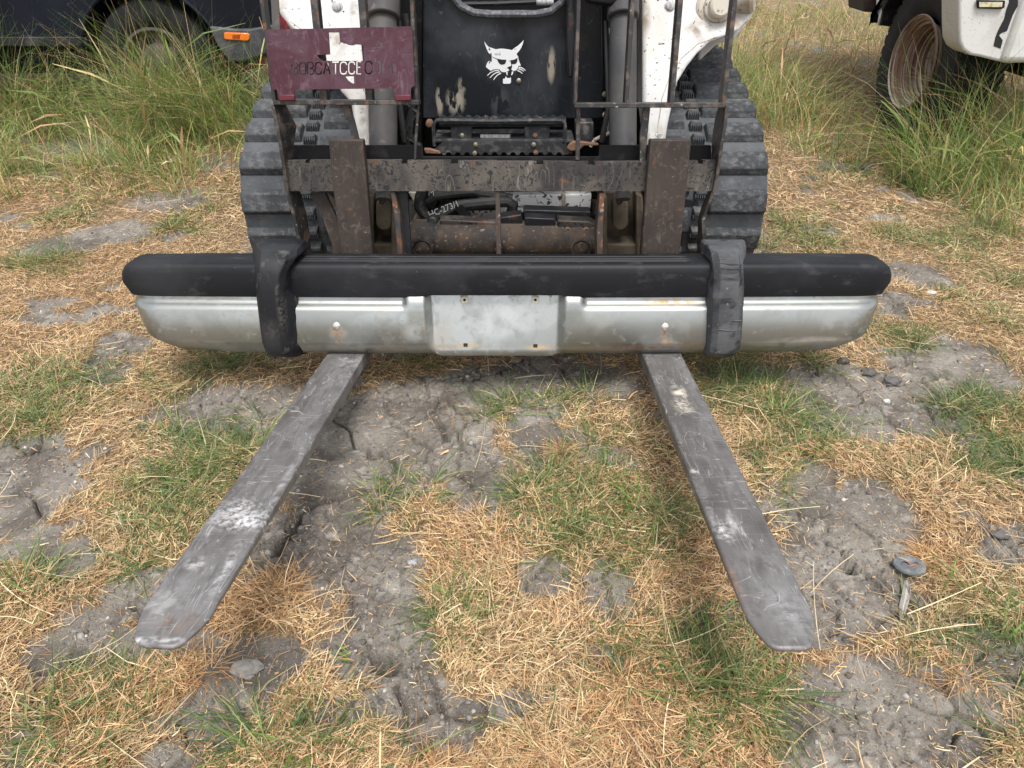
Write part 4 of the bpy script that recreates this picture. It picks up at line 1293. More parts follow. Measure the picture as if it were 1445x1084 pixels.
cut.v = [p - CG.base for p in cut.v]
cme = bpy.data.meshes.new('cut')
cme.from_pydata(cut.v, [], cut.f)
cbm = bmesh.new()
cbm.from_mesh(cme)
# stencil letters, one stroke font cut right through the plate
STROKES = {'B': [[(0, 0), (0, 1), (.7, 1), (.95, .85), (.95, .65), (.7, .53), (.35, .53)], [(.7, .50), (1, .35), (1, .15), (.75, 0), (.35, 0)]],
           'O': [[(.4, 0), (.15, .05), (0, .25), (0, .75), (.15, .95), (.4, 1)], [(.6, 1), (.85, .95), (1, .75), (1, .25), (.85, .05), (.6, 0)]],
           'C': [[(1, .75), (.85, .95), (.5, 1), (.15, .95), (0, .75), (0, .25), (.15, .05), (.5, 0), (.85, .05), (1, .25)]],
           'A': [[(0, 0), (.45, 1)], [(.55, .95), (1, 0)], [(.4, .35), (.75, .35)]], 'T': [[(0, 1), (1, 1)], [(.5, .88), (.5, 0)]],
           'E': [[(.9, 1), (0, 1), (0, 0), (.9, 0)], [(.12, .52), (.8, .52)]], '.': [[(.45, .02), (.55, .02)]], 'M': [[(0, 0), (.08, 1), (.5, .25), (.92, 1), (1, 0)]]}
letters = 'BOBCATCCE.COM'
xs = [262, 332, 402, 472, 545, 617, 690, 765, 838, 888, 914, 984, 1062]
ws = [55, 55, 55, 55, 58, 62, 58, 54, 40, 12, 58, 58, 96]
TH = 6.6
LET = []
for ch, x0, w_ in zip(letters, xs, ws):
    y1, y0 = 370, 474
    y1 -= (x0 - 262) * .008
    for st in STROKES[ch]:
        pts = [(x0 + u * w_, y0 + (y1 - y0) * v - (x0 - 262) * .012) for u, v in st]
        LET.append(stroke(pts, TH * 2, TH * 2))
ok_sign = True
for poly in LET:
    mm = MB()
    mm.prism([SP(*p) - Vector((0, .02, 0)) for p in poly], (0, .04, 0))
    me_ = bpy.data.meshes.new('t')
    me_.from_pydata([p - CG.base for p in mm.v], [], mm.f)
    cbm.from_mesh(me_)
bmesh.ops.recalc_face_normals(cbm, faces=cbm.faces)
cbm.to_mesh(cme)
cbm.free()
cutter = bpy.data.objects.new('cutter', cme)
COL.objects.link(cutter)
cutter.parent = CG.o
bo = sign.modifiers.new('cut', 'BOOLEAN')
bo.operation = 'DIFFERENCE'
bo.solver = 'EXACT'
bo.use_self = True
bo.object = cutter
bpy.context.view_layer.update()
new = bpy.data.meshes.new_from_object(sign.evaluated_get(bpy.context.evaluated_depsgraph_get()))
print('sign faces', len(sign.data.polygons), '->', len(new.polygons))
sign.modifiers.clear()
sign.data = new
bpy.data.objects.remove(cutter)
m = MB()
for x0, x1 in ((150, 290), (1180, 1320)):
    m.prism([SP(x0, 655), SP(x1, 650), SP(x1, 702), SP(x0, 708)], (0, .012, 0))
m.v = [p + Vector((0, -.004, 0)) for p in m.v]
CG.part('sign_foot', m, Mat('fresh_maroon', (0.095, 0.008, 0.018), .45).bump(90, .0005, .3).done(), parent=sign, bevel=.002)

# ------------------------------------------------------------------ the two forks
def fork_mat(name, stains, base):
    f = Mat(name, (0.110, 0.101, 0.096), .5, .2)
    f.blot(6, .42, .62, (0.185, 0.178, 0.176), .5, stretch=(1, .5, 1), detail=9)
    f.blot(9, .50, .60, (0.21, 0.205, 0.202), .5, amount=.5, stretch=(7, .9, 1), detail=10).blot(10, .52, .66, (0.065, 0.060, 0.058), .5, amount=.6, stretch=(2, 1, 1), detail=10, off=(4, 1, 0)).blot(40, .5, .7, (0.095, 0.085, 0.08), .45, amount=.8, stretch=(1.5, .6, 1), dist=.8)
    f.blot(120, .62, .74, (.33, .31, .30), .5, amount=.6, stretch=(1, .3, 1))
    f.lines(26, .008, (.46, .45, .44), .75, gate=(5, .42, .55), stretch=(2.2, .22, 1), rot=(0, 0, .25)).lines(30, .008, (.44, .43, .42), .6, gate=(6, .46, .56), stretch=(.25, 2.0, 1), rot=(0, 0, .5), off=(4, 4, 0))
    f.lines(34, .007, (.40, .39, .38), .4, gate=(6, .46, .56), stretch=(.3, 2.0, 1), rot=(0, 0, -.7), off=(8, 1, 0)).lines(7, .0025, (.5, .49, .48), .8, gate=(6, .46, .56), off=(2, 5, 0))
    f.lines(34, .003, (.03, .028, .027), .6, gate=(5, .44, .56), rot=(0, 0, .9), off=(1, 7, 0))
    for c, r, col, sc, am in stains:
        f.stain(Vector(c) - Vector(base), r, col, scale=sc, lo=.40, hi=.62, amount=am, soft=.8, detail=9, rough=.8, metal=0.0)
    f.bump(90, .0009, .5)
    return f.done()
def fork(label, outline, shank, stains, key):
    base = (L(shank[0], 357, 1.95).x + .05, 1.95, -.04)
    F_ = Thing('pallet_fork', label, 'pallet fork', base, FM, group='pair of pallet forks')
    pl = [LZ(x, y) for x, y in outline]
    # heel end of the outline, carried on to the shank
    a, b = pl[0], pl[-1]
    d1, d2 = (pl[0] - pl[1]).normalized(), (pl[-1] - pl[-2]).normalized()
    h0 = a + d1 * ((1.985 - a.y) / d1.y)
    h1 = b + d2 * ((1.985 - b.y) / d2.y)
    pl = [h0] + pl + [h1]
    def thick(y):
        return .009 + .027 * min(max((y - .78) / .75, 0), 1)
    n = len(pl)
    m = MB()
    vs = pl + [Vector((p.x, p.y, -thick(p.y))) for p in pl]
    fs = [tuple(range(n)), tuple(range(2 * n - 1, n - 1, -1))] + [(i, n + i, n + (i + 1) % n, (i + 1) % n) for i in range(n)]
    m.add(vs, fs)
    mt = fork_mat('scuffed_fork_' + key, stains, base)
    F_.part('blade', m, mt, bevel=.0035, seg=2)
    x0, x1 = L(shank[0], 197, 1.95).x, L(shank[1], 197, 1.95).x
    xb0 = L(shank[2], 357, 1.95).x
    xb1 = xb0 + (x1 - x0)
    m = MB()
    zt = L(490, 197, 1.95).z
    zb = L(490, 357, 1.95).z
    sl = (x0 - xb0) / (zt - zb)
    def xx(z, e):
        return (xb0 if e == 0 else xb1) + sl * (z - zb)
    rings = []
    for z in (-.036, zb, zt):
        rings.append([(xx(z, 0), 1.95, z), (xx(z, 1), 1.95, z), (xx(z, 1), 1.984, z), (xx(z, 0), 1.984, z)])
    m.loft(rings)
    sh = F_.part('shank', m, MT['brown_steel'], bevel=.004, seg=2)
    for z0, z1 in ((.405, .50), (-.03, .03)):
        m = MB()
        xm = (xx(z1, 0) + xx(z1, 1)) / 2
        m.bx(xm - .035, xm + .035, 1.986, 2.04, z1 - .006, z1 + .014)
        m.bx(xm - .035, xm + .035, 2.024, 2.04, z1 - .04, z1 - .004)
        F_.part('hook', m, MT['brown_steel'], parent=sh, bevel=.003)
    # scratches and old paint on the shank keep their own shapes
    return F_
lo = [(461, 500), (333, 677), (205, 852), (195, 872), (190, 890), (190, 901), (195, 907), (205, 910), (243, 912), (254, 908), (265, 899), (280, 886), (293, 873), (300, 863), (306, 851), (410, 676), (514, 500)]
ro = [(907, 500), (976, 675), (1047, 853), (1053, 867), (1061, 880), (1072, 894), (1083, 906), (1090, 911), (1100, 914), (1137, 914), (1145, 911), (1149, 904), (1150, 893), (1149, 876), (1142, 853), (1052, 676), (962, 500)]
def ls(px, py):
    return tuple(LZ(px, py))
WH = (.62, .61, .61)
fork('left fork with a chalky white scuff band across its middle', lo, (463, 512, 480), [(ls(345, 735), (.075, .040, .1), WH, 110, 1.0), (ls(335, 720), (.055, .05, .1), WH, 160, .7), (ls(275, 795), (.02, .02, .1), WH, 90, .8),
     (ls(395, 690), (.010, .12, .1), (.36, .36, .36), 50, .8), (ls(320, 800), (.012, .10, .1), (.42, .42, .42), 90, .8), (ls(230, 850), (.04, .06, .1), (.33, .32, .32), 60, .7), (ls(250, 880), (.04, .03, .1), (.20, .12, .08), 60, .6),
     (ls(495, 510), (.06, .04, .1), (.35, .34, .33), 60, .6), (ls(215, 903), (.06, .008, .1), WH, 80, .8)], 'a')
fork('right fork with a beige dirt smear near the bumper', ro, (918, 976, 905), [(ls(958, 553), (.024, .045, .1), (.60, .54, .45), 24, 1.4), (ls(964, 572), (.032, .06, .1), (.50, .45, .37), 130, 1.0), (ls(1020, 750), (.02, .04, .1), WH, 110, .8),
     (ls(1110, 860), (.04, .07, .1), (.33, .33, .33), 70, .55), (ls(1035, 740), (.012, .05, .1), WH, 60, .6), (ls(1042, 830), (.008, .08, .1), (.26, .14, .09), 60, .8), (ls(979, 665), (.012, .01, .1), (.6, .6, .6), 60, .9), (ls(1000, 720), (.008, .10, .1), (.33, .33, .33), 70, .6)], 'b')

# ------------------------------------------------------------------ the bumper lying on the forks
BP = Thing('truck_bumper', 'silver steel truck bumper with black rubber pad lying across the two forks', 'bumper', (-.014, 1.85, 0), FM)
BXC, HW = -.014, 1.0
xs_ = sorted(set([round(-1 + i * .025, 4) for i in range(81)] + [round(c + k * .004, 4) for c in (-.262, .200, -.206, .144) for k in range(-7, 8)]))
xs_ = [-1.0, -.995, -.985, -.97] + [x for x in xs_ if -.96 < x < .96] + [.97, .985, .995, 1.0]
def sm(a, b, x):
    t = min(max((x - a) / (b - a), 0), 1)
    return t * t * (3 - 2 * t)
def bow(x):
    u = abs(x)
    return .016 * u * u + .045 * max((u - .93) / .07, 0) ** 2.4
def shell_ring(x):
    led = 1 - sm(-.275, -.255, x) * (1 - sm(.190, .212, x))
    rec = sm(-.219, -.196, x) * (1 - sm(.134, .157, x))
    # front profile: (y, z) with the pressed ledge
    side = [(1.905, .172), (1.806, .171), (1.7985, .160), (1.7975, .151), (1.796, .146), (1.788, .1405), (1.779, .134), (1.775, .126), (1.7715, .085), (1.7705, .042), (1.7720, .0375), (1.7815, .020), (1.793, .004), (1.822, .001), (1.86, .0)]
    plain = [(1.905, .172), (1.800, .171), (1.788, .163), (1.7815, .154), (1.779, .146), (1.7778, .1405), (1.7765, .134), (1.7755, .126), (1.7725, .085), (1.7705, .042), (1.7720, .0375), (1.7815, .020), (1.793, .004), (1.822, .001), (1.86, .0)]
    cent = [(1.905, .178), (1.819, .177), (1.8165, .166), (1.815, .157), (1.8135, .149), (1.812, .141), (1.8105, .133), (1.809, .126), (1.801, .085), (1.794, .050), (1.791, .034), (1.788, .018), (1.785, .004), (1.789, -.002), (1.86, .0)]
    out = []
    for s, p, c in zip(side, plain, cent):
        y = (s[0] * led + p[0] * (1 - led)) * (1 - rec) + c[0] * rec
        z = (s[1] * led + p[1] * (1 - led)) * (1 - rec) + c[1] * rec
        out.append((y, z))
    return out
def hw(z):
    z = max(z, 0)
    return 1.003 - .022 * (1 - sm(.03, .17, z)) - .065 * max(1 - z / .05, 0) ** 1.6
m = MB()
rings = []
for x in xs_:
    r = []
    for y, z in shell_ring(x):
        zz = z + (.008 * max(abs(x) - .8, 0) / .2 if z < .06 else 0)
        r.append(Vector((BXC + x * hw(z), y + bow(x), zz)))
    # inner return so the sheet has thickness
    inner = [Vector((p.x * 1.0, p.y + .0035, p.z + (.0035 if p.z < .04 else 0))) for p in r[::-1]]
    rings.append(r + inner)
m.loft(rings)
chrome = Mat('bumper_steel', (0.42, 0.435, 0.420), .27, .85)
chrome.blot(5, .42, .68, (0.31, 0.322, 0.31), .38, detail=6).blot(22, .5, .66, (0.26, 0.268, 0.255), .45, amount=.6, dist=1, detail=7).blot(90, .62, .7, (.48, .48, .46), .5, amount=.5)
chrome.lines(10, .0035, (.25, .25, .25), .5, gate=(2, .42, .6)).blot(150, .70, .74, (.12, .10, .08), .7, amount=.8)
chrome.blot(14, .56, .68, (.34, .31, .265), .5, metal=.3, amount=.5, detail=9, off=(1, 3, 7)).blot(45, .60, .68, (.22, .20, .17), .6, metal=.2, amount=.55, detail=9)
chrome.blot(2.2, .50, .515, (.30, .308, .296), .36, amount=.6, rot=(0, .7, 0), dist=.3, detail=1, off=(2.2, 0, 0))  # darker diagonal areas: reflections of guards and forks painted into the steel colour
def bl(px, py, Y=1.775):
    return L(px, py, Y) - BP.base
RU = (0.26, 0.12, 0.045)
for (px, py, r, col, am, sc) in [(477, 470, (.03, .1, .024), (.33, .20, .10), .8, 60), (478, 480, (.012, .1, .03), (.16, .08, .04), .8, 90), (937, 470, (.010, .1, .028), (.20, .09, .045), 1.0, 60), (938, 482, (.028, .1, .02), (.42, .27, .14), .8, 40),
                                 (905, 492, (.14, .1, .008), (.17, .065, .03), 1.2, 40), (960, 487, (.10, .1, .006), RU, .8, 50), (950, 430, (.10, .1, .010), (.50, .30, .12), .9, 40), (935, 418, (.02, .1, .006), RU, 1.0, 60),
                                 (760, 493, (.05, .1, .010), (.5, .33, .15), .8, 50), (660, 490, (.05, .1, .008), (.45, .30, .15), .8, 50), (540, 492, (.35, .1, .012), (.24, .19, .135), 1.0, 30), (250, 488, (.25, .1, .014), (.24, .20, .15), .9, 25), (860, 493, (.2, .1, .010), (.24, .17, .11), 1.0, 35), (1130, 487, (.2, .1, .012), (.24, .20, .155), .9, 25), (755, 423, (.014, .1, .012), (.5, .4, .27), .7, 50), (655, 423, (.014, .1, .012), (.5, .4, .27), .7, 50),
                                 (1090, 445, (.04, .1, .022), (.22, .23, .24), .8, 45), (1175, 450, (.05, .1, .035), (.27, .28, .28), .8, 30), (300, 427, (.20, .1, .006), (.42, .35, .25), .7, 40), (707, 455, (.165, .1, .075), (.46, .49, .51), .6, 30), (707, 496, (.006, .1, .012), RU, 1.0, 60), (590, 470, (.05, .1, .03), (.36, .36, .35), .6, 25),  # pale centre patch: galvanised mottling, with sky reflection put into its colour
                                 (1160, 482, (.16, .1, .014), (.34, .30, .25), .6, 30)]:
    chrome.stain(bl(px, py), r, col, scale=sc, lo=.36, hi=.55, amount=am, soft=.8, rough=.75, metal=0.1)  # rust and dirt; grey patch left of the centre plate is a painted reflection
chrome.bump(8, .0015, .25, detail=2).bump(200, .0002, .2)
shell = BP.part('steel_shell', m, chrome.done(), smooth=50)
# rubber pad
m = MB()
rings = []
for x in [-1.0, -.9985, -.995, -.988, -.975, -.96, -.945, -.93] + [i * .02 for i in range(-46, 47)] + [.93, .945, .96, .975, .988, .995, .9985, 1.0]:
    e = max((abs(x) - .965) / .035, 0)
    sh = math.sqrt(max(1 - e ** 2.2, .0)) if e < 1 else 0.0
    low = .161 + .006 * (sm(-.235, -.205, x) * (1 - sm(.145, .175, x)))
    gr = .0045 if -.60 < x < .50 else 0
    prof = [(1.912, low + .01), (1.910, .240), (1.903, .249), (1.880, .2525), (1.862, .2530), (1.858, .2525 - gr), (1.853, .2525 - gr), (1.850, .2528), (1.842, .2520), (1.838, .2515 - gr), (1.833, .2510 - gr), (1.830, .2515), (1.826, .2512), (1.822, .2508 - gr),
            (1.818, .2504 - gr), (1.812, .2500), (1.801, .2478), (1.7945, .2435), (1.7905, .236), (1.7885, .222), (1.788, low + .004), (1.7895, low), (1.80, low - .002), (1.83, low - .001)]
    r = []
    for y, z in prof:
        zz = z - (z - .165) * (.50 * (1 - math.sqrt(max(1 - e * e, 0))) + .05 * max(abs(x) - .8, 0) / .2) if z > .17 else z
        tap = .988 + .022 * (z - .16) / .09
        yy = y + .016 * x * x + .3 * (bow(x) - .016 * x * x) 
        r.append(Vector((BXC + x * 1.003 * tap, min(yy, 1.99), zz)))
    rings.append(r)
m.loft(rings)
rub = (Mat('bumper_rubber', (0.008, 0.0085, 0.011), .52, spec=.26).blot(6, .45, .7, (0.021, 0.022, 0.025), .6, detail=6).blot(30, .58, .72, (.06, .06, .063), .7, amount=.5, stretch=(.5, 1, 1)).lines(14, .004, (.06, .06, .06), .3, stretch=(.3, 1, 2)).blot(150, .72, .74, (.25, .25, .25), .6, amount=.8).bump(300, .0003, .3).bump(9, .003, .3, detail=2))
MT['bumper_rubber'] = rub.done()
pad = BP.part('rubber_pad', m, MT['bumper_rubber'], smooth=40)
m = MB()
m.tube([L(265, 372, 1.862), L(267, 385, 1.842), L(270, 400, 1.832), L(272, 413, 1.832)], .0012, 5)
BP.part('pad_joint', m, MT['black_plain'], parent=pad)

# rubber overrider guards
def guard(label, st, mt):
    # stations: z, y front, x outer at front, x inner at front, x outer at base, x inner at base, y base
    m = MB()
    rings = []
    for z, yf, a, b, c, d, yb in st:
        q = (b - a) * .18
        mid = yf + (yb - yf) * .2
        rings.append([Vector(p) for p in ((c, yb, z), (a, mid, z), (a + q, yf, z), ((a + b) / 2, yf - .003, z), (b - q, yf, z), (b, mid, z), (d, yb, z))])
    m.loft(rings)
    o = BP.part('overrider_guard', m, mt, bevel=.0025, seg=2, smooth=28, label=label)
    return o
gl = (Mat('guard_rubber_a', (0.010, 0.0105, 0.013), .52, spec=.28).blot(7, .45, .7, (0.030, 0.031, 0.034), .6).blot(40, .6, .7, (.10, .095, .088), .75, amount=.7, stretch=(1, 1, .5)).lines(14, .005, (.14, .14, .14), .5)
      .stain(L(397, 440, 1.74) - BP.base, (.012, .1, .07), (.085, .08, .072), 120, amount=.7).stain(L(385, 465, 1.74) - BP.base, (.03, .1, .03), (.07, .062, .055), 90, amount=.7).bump(30, .0022, .5, detail=7)).done()
gr_ = (Mat('guard_rubber_b', (0.040, 0.042, 0.047), .6, spec=.35).blot(8, .42, .68, (0.085, 0.087, 0.092), .7).blot(22, .55, .62, (.020, .020, .022), .5, amount=.85, stretch=(.5, 1, 1.4), detail=9).blot(12, .52, .62, (.12, .122, .13), .75, amount=.6, detail=9, off=(7, 2, 2)).blot(60, .64, .7, (.17, .17, .17), .8)
       .stain(L(1032, 370, 1.74) - BP.base, (.035, .1, .016), (.02, .02, .02), 30, amount=.95, stretch=(.3, 1, 3)).stain(L(1035, 463, 1.74) - BP.base, (.02, .1, .04), (.02, .02, .021), 30, amount=.95).bump(24, .004, .7, detail=8, stretch=(.4, 1, 1.6))).done()
def gx_(px, py, y):
    return L(px, py, y).x
GL = []
for z, py, yf, yb, a, b, c, d in ((.290, 347, 1.815, 1.905, 366, 412, 364, 426), (.284, 349, 1.785, 1.91, 359, 415, 360, 432), (.268, 356, 1.760, 1.91, 355.5, 412, 357, 440), (.235, 375, 1.742, 1.85, 355, 400, 358, 412), (.19, 400, 1.736, 1.80, 357, 397, 360, 412), (.155, 420, 1.735, 1.80, 359, 397, 362, 421),
                                  (.10, 450, 1.735, 1.79, 363, 398, 366, 424), (.05, 477, 1.737, 1.79, 367, 400, 370, 428), (.022, 489, 1.745, 1.80, 372, 404, 374, 433), (.006, 497, 1.765, 1.81, 382, 412, 380, 436), (-.006, 502, 1.788, 1.815, 398, 420, 392, 434)):
    GL.append((z, yf, gx_(a, py, yf), gx_(b, py, yf), gx_(c, py, yb), gx_(d, py, yb), yb))
guard('smooth black overrider guard with grey scuffs', GL, gl)
GR = []
for z, py, yf, yb, a, b, c, d in ((.288, 345, 1.815, 1.905, 1046, 1004, 1047, 992), (.283, 347, 1.785, 1.91, 1050, 1006, 1050, 988), (.268, 356, 1.760, 1.91, 1052, 1010, 1052, 986), (.235, 375, 1.742, 1.85, 1052, 1012, 1052, 1000), (.19, 400, 1.736, 1.80, 1051, 1010, 1051, 998), (.155, 420, 1.735, 1.80, 1050, 1009, 1050, 996),
                                  (.10, 450, 1.735, 1.79, 1049, 1008, 1049, 994), (.05, 477, 1.737, 1.79, 1047, 1006, 1047, 992), (.022, 489, 1.745, 1.80, 1044, 1004, 1046, 990), (.004, 499, 1.765, 1.81, 1036, 1002, 1040, 988), (-.008, 504, 1.790, 1.815, 1024, 1004, 1028, 990)):
    GR.append((z, yf, gx_(a, py, yf), gx_(b, py, yf), gx_(c, py, yb), gx_(d, py, yb), yb))
guard('grey scuffed overrider guard with torn gouges', GR, gr_)
# torn slivers on the right guard
for (x0, y0, x1, y1) in ((1013, 371, 1050, 374), (1015, 378, 1050, 380), (1014, 388, 1045, 393), (1030, 452, 1047, 452), (1012, 465, 1044, 466)):
    m = MB()
    m.tube([L(x0, y0, 1.733), L((x0 + x1) / 2, (y0 + y1) / 2 + 1, 1.7325), L(x1, y1, 1.736)], [.001, .0022, .001], 6)
    BP.part('torn_edge', m, gr_)
# round head bolts, clip nuts and open slots of the number plate mount
for px, py in ((475, 460), (938.5, 461)):
    m = MB()
    c = L(px, py, 1.7745 + (.0045))
    m.lathe(c, (0, -1, .12), [(-.004, .0125), (.002, .0125), (.005, .0105), (.0068, .006), (.0072, 0)], 24)
    BP.part('bolt_head', m, Mat('bolt_zinc', (.62, .60, .56), .3, .85).blot(120, .55, .7, (.3, .2, .12), .7, .2).done())
def cy(py):      # recessed plate surface at a photo row
    return 1.8125 if py < 450 else 1.7895
for px, py in ((655.5, 423), (755.5, 423)):
    m = MB()
    c = L(px, py, cy(py) - .0015)
    rot = Matrix.Rotation(R(8 if px > 700 else -3), 3, 'Y')
    m.box(c, (.018, .003, .018), rot)
    nut = BP.part('clip_nut', m, Mat('clip_cream', (.62, .58, .47), .6).done(), bevel=.002)
    m = MB()
    m.lathe(c + Vector((0, -.002, 0)), (0, -1, 0), [(-.001, .0035), (.0012, .0035), (.0012, 0)], 12)
    BP.part('screw_hole', m, MT['black_plain'], parent=nut)
for px, py in ((657, 487), (755.5, 488)):
    m = MB()
    c = L(px, py, 1.7895)
    m.box(c, (.011, .003, .009))
    BP.part('square_slot', m, Mat('slot_rust', (.035, .022, .015), .9).done())
# ------------------------------------------------------------------ dark car parked on the left
YC = 4.62
CR = Thing('parked_car', 'dark navy car parked in tall grass behind the loader, facing right', 'car', (-2.9, 5.4, 0))
car_paint = (Mat('navy_paint', (0.005, 0.007, 0.012), .5, spec=.18).blot(3, .45, .75, (0.011, 0.015, 0.024), .5).lines(7, .005, (.15, .17, .2), .4).bump(5, .002, .2)).done()
car_red = Mat('faded_red_plastic', (0.20, 0.012, 0.022), .45).blot(14, .45, .6, (.05, .01, .015), .6).done()
bumper_grey = Mat('grey_bumper_plastic', (0.045, 0.047, 0.056), .5).blot(12, .5, .7, (.11, .11, .12), .6).lines(16, .006, (.2, .2, .2), .5).done()
WC = W(228, 93, YC)
WCx, WCz, WR = WC.x, .35, .35
def C(px, py, Y=YC):
    return W(px, py, Y)
# body side with wheel arch, full outline of the car in side view
z_sill = C(60, 58).z
arch = [(WCx + .42 * math.cos(a), WCz + .42 * math.sin(a)) for a in [math.pi + .15 - k * (math.pi + .3) / 16 for k in range(17)]]
fx = C(372, 60).x + .08
side = [(-5.9, z_sill + .06), (-5.75, z_sill)] + [(-4.95 - 0, z_sill)] + [(arch[0][0], z_sill - .0)] + arch + [(arch[-1][0] + .02, z_sill + .0), (C(300, 50).x, C(300, 42).z), (fx, C(372, 40).z), (fx + .02, .70), (fx - .05, .86), (-2.9 + .6, .96), (-3.2, 1.0), (-5.6, 1.02), (-5.9, .9)]
m = MB()
m.prism([Vector((x, YC - .05, z)) for x, z in side], (0, 1.75, 0))
body = CR.part('body', m, car_paint, bevel=.02, seg=3)
m = MB()
m.loft([[(-3.1, YC + .05, .99), (-5.5, YC + .05, .99), (-5.5, YC + 1.6, .99), (-3.1, YC + 1.6, .99)], [(-3.7, YC + .22, 1.42), (-5.1, YC + .22, 1.42), (-5.1, YC + 1.42, 1.42), (-3.7, YC + 1.42, 1.42)]])
cabin = CR.part('cabin', m, car_paint, bevel=.03)
m = MB()
m.prism([Vector(p) for p in ((-3.35, YC + .085, 1.03), (-4.25, YC + .085, 1.03), (-4.25, YC + .20, 1.36), (-3.75, YC + .20, 1.36))], (0, -.01, 0))
CR.part('window', m, Mat('dark_glass', (.01, .012, .014), .08).done(), parent=cabin)
# door line and lower cladding
m = MB()
m.bx(-5.4, C(128, 50).x, YC - .058, YC - .048, z_sill - .02, z_sill + .03)
CR.part('side_cladding', m, MT['black_paint'], bevel=.004)
m = MB()
m.bx(-3.62, -3.612, YC - .053, YC - .049, z_sill, .98)
CR.part('door_gap', m, MT['black_plain'])
# lip round the arch
m = MB()
m.tube([Vector((WCx + (.425) * math.cos(a), YC - .055, WCz + .425 * math.sin(a))) for a in [math.pi + .15 - k * (math.pi + .3) / 20 for k in range(21)]], .012, 8)
CR.part('arch_lip', m, car_paint)
m = MB()
m.prism([Vector((WCx + .40 * math.cos(a), YC + .2, WCz + .40 * math.sin(a))) for a in [k * 2 * math.pi / 24 for k in range(24)]], (0, .02, 0))
CR.part('wheel_well', m, MT['black_plain'])
# bumper, marker, red valance
m = MB()
m.prism([C(x, y, YC - .075) for x, y in ((294, 37), (330, 41), (352, 41), (392, 34), (396, 62), (386, 72), (368, 80), (345, 88), (325, 88), (312, 74), (303, 58))], (0, .5, 0))
bump_ = CR.part('bumper', m, bumper_grey, bevel=.012, seg=3)
m = MB()
m.prism([C(x, y, YC - .085) for x, y in ((316, 46), (349, 47), (352, 49), (352, 56), (349, 58), (318, 56), (316, 54))], (0, .02, 0))
mk = CR.part('side_marker', m, Mat('amber_plastic', (0.85, 0.20, 0.01), .3, coat=.6).done(), parent=bump_, bevel=.004)
m = MB()
m.prism([C(x, y, YC - .088) for x, y in ((328, 49), (338, 49), (338, 54), (328, 54))], (0, .004, 0))
CR.part('marker_lens', m, Mat('amber_dark', (0.35, 0.06, 0.005), .3).done(), parent=mk)
m = MB()
m.prism([C(x, y, YC - .04) for x, y in ((310, 76), (326, 90), (345, 90), (370, 80), (395, 66), (398, 84), (372, 94), (340, 102), (318, 96))], (0, .5, 0))
CR.part('valance', m, car_red, bevel=.01)
m = MB()
m.prism([C(x, y, YC - .06) for x, y in ((384, 10), (410, 22), (412, 46), (388, 42))], (0, .3, 0))
CR.part('lamp_surround', m, car_red, bevel=.01)
m = MB()
m.bx(-5.4, C(296, 60).x, YC + .1, YC + 1.5, .28, z_sill + .02)
CR.part('underbody', m, MT['black_plain'])
def tyre(m, c, ax, R_, r_, w, n=48):
    h = w / 2
    m.lathe(c, ax, [(-h * .75, r_), (-h * .95, r_ + (R_ - r_) * .25), (-h, r_ + (R_ - r_) * .55), (-h * .93, R_ * .965), (-h * .80, R_ * .99), (-h * .6, R_), (h * .6, R_), (h * .80, R_ * .99), (h * .93, R_ * .965), (h, r_ + (R_ - r_) * .55), (h * .95, r_ + (R_ - r_) * .25), (h * .75, r_)], n)
tyre_m = Mat('tyre_rubber', (0.016, 0.016, 0.017), .75, spec=.25).blot(12, .5, .7, (.028, .028, .028), .8).bump(80, .0012, .4).done()
wc = Vector((WCx, YC + .02, WCz))
m = MB()
tyre(m, wc + Vector((0, .06, 0)), (0, -1, 0), WR, .205, .22)
wh = CR.part('front_wheel', m, tyre_m)
rim_m = (Mat('dirty_steel_rim', (0.09, 0.08, 0.066), .6, .2).blot(10, .45, .65, (.09, .07, .05), .8).blot(40, .6, .7, (.12, .07, .04), .8)).done()
m = MB()
m.lathe(wc, (0, -1, 0), [(-.06, .19), (.05, .205), (.052, .19), (.03, .178), (-.01, .172), (.0, .14), (.03, .09), (.035, .05), (.045, .045), (.05, .03), (.05, 0)], 40)
CR.part('rim', m, rim_m, parent=wh)
for k in range(8):
    a = k * math.pi / 4 + .3
    m = MB()
    c = wc + Vector((.128 * math.cos(a), -.012, .128 * math.sin(a)))
    m.lathe(c, (0, -1, .0), [(-.004, .0), (-.004, .026), (.003, .026), (.003, .0)], 14)
    CR.part('rim_hole', m, MT['black_plain'], parent=wh)
m = MB()
tyre(m, Vector((-5.0, YC + .08, WCz)), (0, -1, 0), WR, .205, .22)
CR.part('rear_wheel', m, tyre_m)

# ------------------------------------------------------------------ white truck on the right
XT = 2.13
TK = Thing('parked_truck', 'white truck with a rusty deep-dish wheel parked in the grass at right', 'truck', (3.0, 4.2, 0))
tw = Vector((XT + .06, 4.2, .43))
m = MB()
tyre(m, tw + Vector((.13, 0, 0)), (1, 0, 0), .415, .225, .27, 64)
tt = TK.part('front_wheel', m, tyre_m)
m = MB()
for k in range(44):                 # tread lugs
    a = k * 2 * math.pi / 44
    rot = Matrix.Rotation(a, 3, 'X')
    for j, xx in enumerate((-.10, -.048, 0, .048, .10)):
        b = a + (j % 2) * math.pi / 44
        rot = Matrix.Rotation(-b, 3, 'X')
        c = Vector((tw.x + .13 + xx, tw.y + .414 * math.sin(b), tw.z + .414 * math.cos(b)))
        m.box(c, (.042, .040, .016), rot)
lug = TK.part('tread', m, tyre_m, parent=tt)
lug['kind'] = 'stuff'
